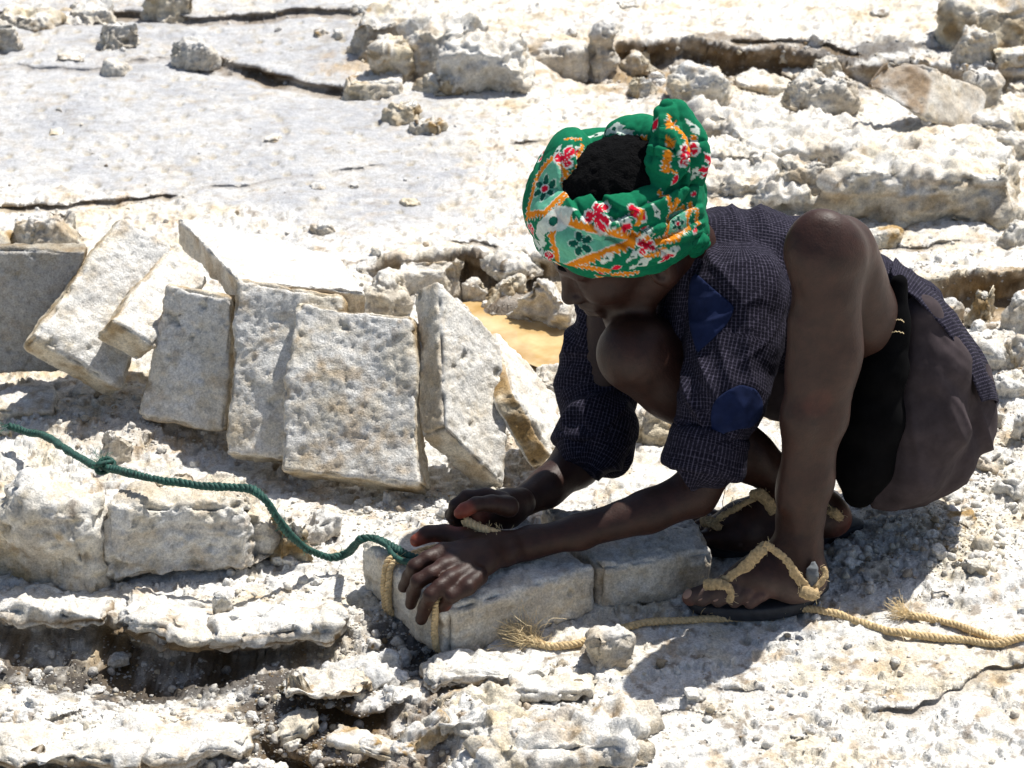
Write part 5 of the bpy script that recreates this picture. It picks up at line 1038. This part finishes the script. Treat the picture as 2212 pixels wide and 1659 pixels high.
# rope bound round the left end of the slab
off = np.array([-.004, -.006, 0]); dT = nrm(bN-bL)
def wrap(t): 
    p = bL+(bN-bL)*t; return p
nrm_side = nrm(np.array([dT[1], -dT[0], 0])); nrm_side = nrm_side if nrm_side[1] < 0 or nrm_side[0] < 0 else -nrm_side
for (t, two, lab) in [(.36, True, 'doubled tan rope binding the left end of the slab'), (.92, False, 'tan rope loop round the slab just below the little finger')]:
    p = wrap(t); inn = (bR-bN); inn = inn/np.linalg.norm(inn)
    base_ = ([p+inn*.16+[0, 0, .006], p+inn*.09+[0, 0, .007]] if two else [])+[p+inn*.02+[0, 0, .007], p-inn*.002+[0, 0, .004], p-inn*.008+[0, 0, -.02], p-inn*.008+[0, 0, -.045], p-inn*.004+[0, 0, -.066], p+inn*.02+[0, 0, -.074]]
    r1, _ = rope('binding_rope', base_, .0045, ROPE_TAN, .014, 3, lab, 'rope', seed=int(t*50), fuzz=24, fmat=FIBRE_TAN)
    if two: rope('binding_rope', [q+dT*.0095 for q in base_], .0042, ROPE_TAN, .014, 3, parent=r1, seed=4)
hr, _ = rope('tan_rope', [JZ(1003,1122,.128), JZ(1020,1134,.124), JZ(1045,1146,.120), JZ(1070,1154,.115), JZ(1100,1160,.108)], .0062, ROPE_TAN, .018, 3, 'thick stub of tan rope gripped in the far fist', 'rope', seed=12, fuzz=40, fmat=FIBRE_TAN)
# thread hanging from the near cuff
V, F = tube(crom([J(1570,1035,2.75), J(1566,1060,2.75), J(1561,1085,2.75), J(1563,1100,2.75)], 14), .0005, 4); new_obj('loose_thread', V, F, LINING, man)
for st_ in THREADS:
    C_ = crom(st_, 40); C_[:, 2] += .0008*np.sin(np.arange(40)*1.6); V, F = tube(C_, .00045, 4); new_obj('hem_stitching', V, F, FIBRE_TAN, man)

def sole(name, pts, z0, z1, curl, parent):
    P = np.array([JZ(u, v, z1)[:2] for u, v in pts]); P = crom(np.vstack([np.column_stack([P, 0*P[:, 0]]), [P[0][0], P[0][1], 0]]), 90)[:-1, :2]; c = P.mean(0); rings = []
    for (s, z) in ((.0, z1), (.5, z1), (.96, z1), (1., z1-.002), (1.0, z0+.002), (.97, z0), (0., z0)):
        Q = c+(P-c)*s; rings.append(np.column_stack([Q, np.full(len(Q), z)+curl(Q)]))
    V = np.concatenate(rings); n = len(P); I = np.arange(len(V)).reshape(-1, n); F = np.stack([I[:-1], np.roll(I, -1, 1)[:-1], np.roll(I, -1, 1)[1:], I[1:]], -1).reshape(-1, 4)[:, ::-1]; return new_obj(name, V, F, RUBBER, parent, smooth=True)
def strap(name, pts, w_, parent, matn=None, seed=0, th=.35):
    C = crom(pts, max(20, int(sum(np.linalg.norm(np.subtract(pts[i+1], pts[i])) for i in range(len(pts)-1))/.0016))); T, N, B = frames(C); seg = 12; a = np.arange(seg)*2*np.pi/seg; w_ = np.interp(np.linspace(0, 1, len(C)), np.linspace(0, 1, len(w_)), w_) if hasattr(w_, '__len__') else np.full(len(C), w_)
    # broad side towards the camera
    K = np.cross(T, -Fw[None]); K /= np.linalg.norm(K, axis=1, keepdims=True); L_ = np.cross(K, T)
    V = (C[:, None]+w_[:, None, None]*(np.cos(a)[None, :, None]*K[:, None]+th*np.sin(a)[None, :, None]*L_[:, None])).reshape(-1, 3); I = np.arange(len(V)).reshape(len(C), seg); F = np.stack([I[:-1], np.roll(I, -1, 1)[:-1], np.roll(I, -1, 1)[1:], I[1:]], -1).reshape(-1, 4)
    Nn = vnormals(V, F); V = V+Nn*(.0030*fbm3(V, 230, 3, seed, .75))[:, None]; return new_obj(name, V, F, matn or STRAP, parent)
def sandal(name): o = bpy.data.objects.new(name, None); S.collection.objects.link(o); o.parent = man; return o
class _P:  # helper so that children of a sandal are written in the frame of the man
    pass
# near sandal
heel_x = JZ(1785, 1275, .02)[0]; toe_x = JZ(1478, 1305, .02)[0]
ns = sole('sandal', [(1482,1292),(1502,1306),(1560,1315),(1640,1317),(1710,1308),(1760,1292),(1788,1276),(1786,1262),(1755,1245),(1700,1232),(1600,1240),(1525,1258),(1488,1280)], .003, .0205, lambda Q: .016*sst(heel_x-.035, heel_x, Q[:, 0])+.006*sst(toe_x+.03, toe_x, Q[:, 0]), man)
def substrap(par, name, pts, w_, matn=None, seed=0, th=.35):
    o = strap(name, pts, np.array(w_)*.72, man, matn, seed, max(th, .38)); o.parent = par
    if matn is None:
        rg = np.random.default_rng(seed+70); C = crom(pts, 60); fs = []
        for _ in range(26):
            i = rg.integers(1, 59); p = C[i]+rg.normal(size=3)*.004; d = rg.normal(size=3); fs.append(tube(crom([p, p+d*.002, p+d*.0035+rg.normal(size=3)*.0015], 4), .00022, 3))
        V, F = join(fs); f_ = new_obj('strap_fuzz', V, F, FIBRE_TAN, man, kind='stuff'); f_.parent = par
    return o
for a_ in [0]:
    A = J(1652,1170,2.695)
    substrap(ns, 'strap', [J(1555,1262,2.690), J(1580,1243,2.690), J(1612,1222,2.690), J(1640,1192,2.692), J(1656,1176,2.698)], [.0095, .0075, .0105, .011, .008], seed=1)
    substrap(ns, 'strap', [J(1650,1174,2.695), J(1672,1188,2.695), J(1700,1212,2.693), J(1722,1245,2.693), J(1740,1270,2.695)], [.0065, .0065, .007, .008, .010], seed=2)
    substrap(ns, 'toe_loop', [J(1522,1262,2.690), J(1540,1262,2.684), J(1562,1262,2.682), J(1578,1278,2.680), J(1576,1300,2.680)], [.010, .011, .0085, .006, .006], seed=3, th=.6)
    substrap(ns, 'strap_knot', [J(1728,1278,2.692), J(1742,1280,2.690), J(1756,1284,2.690), J(1768,1282,2.692)], [.010, .013, .012, .008], seed=4, th=.7)
    substrap(ns, 'strap', [J(1752,1278,2.695), J(1770,1262,2.700), J(1782,1242,2.705), J(1776,1226,2.712)], [.0065, .006, .0055, .005], seed=5)
    substrap(ns, 'heel_tab', [J(1752,1265,2.700), J(1754,1245,2.702), J(1756,1228,2.706), J(1758,1214,2.712)], [.006, .011, .011, .002], GREYSTRAP, seed=6, th=.25)
fs_ = sole('sandal', [(1485,1160),(1520,1178),(1600,1182),(1700,1170),(1800,1150),(1860,1135),(1858,1118),(1800,1105),(1650,1110),(1540,1112),(1490,1135)], .004, .0205, lambda Q: .0*Q[:, 0], man)
substrap(fs_, 'strap', [J(1533,1135,2.86), J(1565,1112,2.855), J(1600,1092,2.855), J(1632,1076,2.86)], [.0045, .005, .0055, .006], seed=7, th=.7)
substrap(fs_, 'strap', [J(1622,1072,2.862), J(1640,1068,2.858), J(1658,1082,2.856), J(1672,1108,2.855)], [.008, .012, .011, .009], seed=8, th=.6)
substrap(fs_, 'toe_loop', [J(1518,1128,2.875), J(1532,1126,2.866), J(1545,1134,2.862), J(1556,1142,2.862)], [.009, .010, .009, .006], seed=9, th=.8)
substrap(fs_, 'strap', [J(1790,1102,2.875), J(1805,1110,2.868), J(1818,1122,2.868)], [.009, .009, .006], seed=10, th=.5)
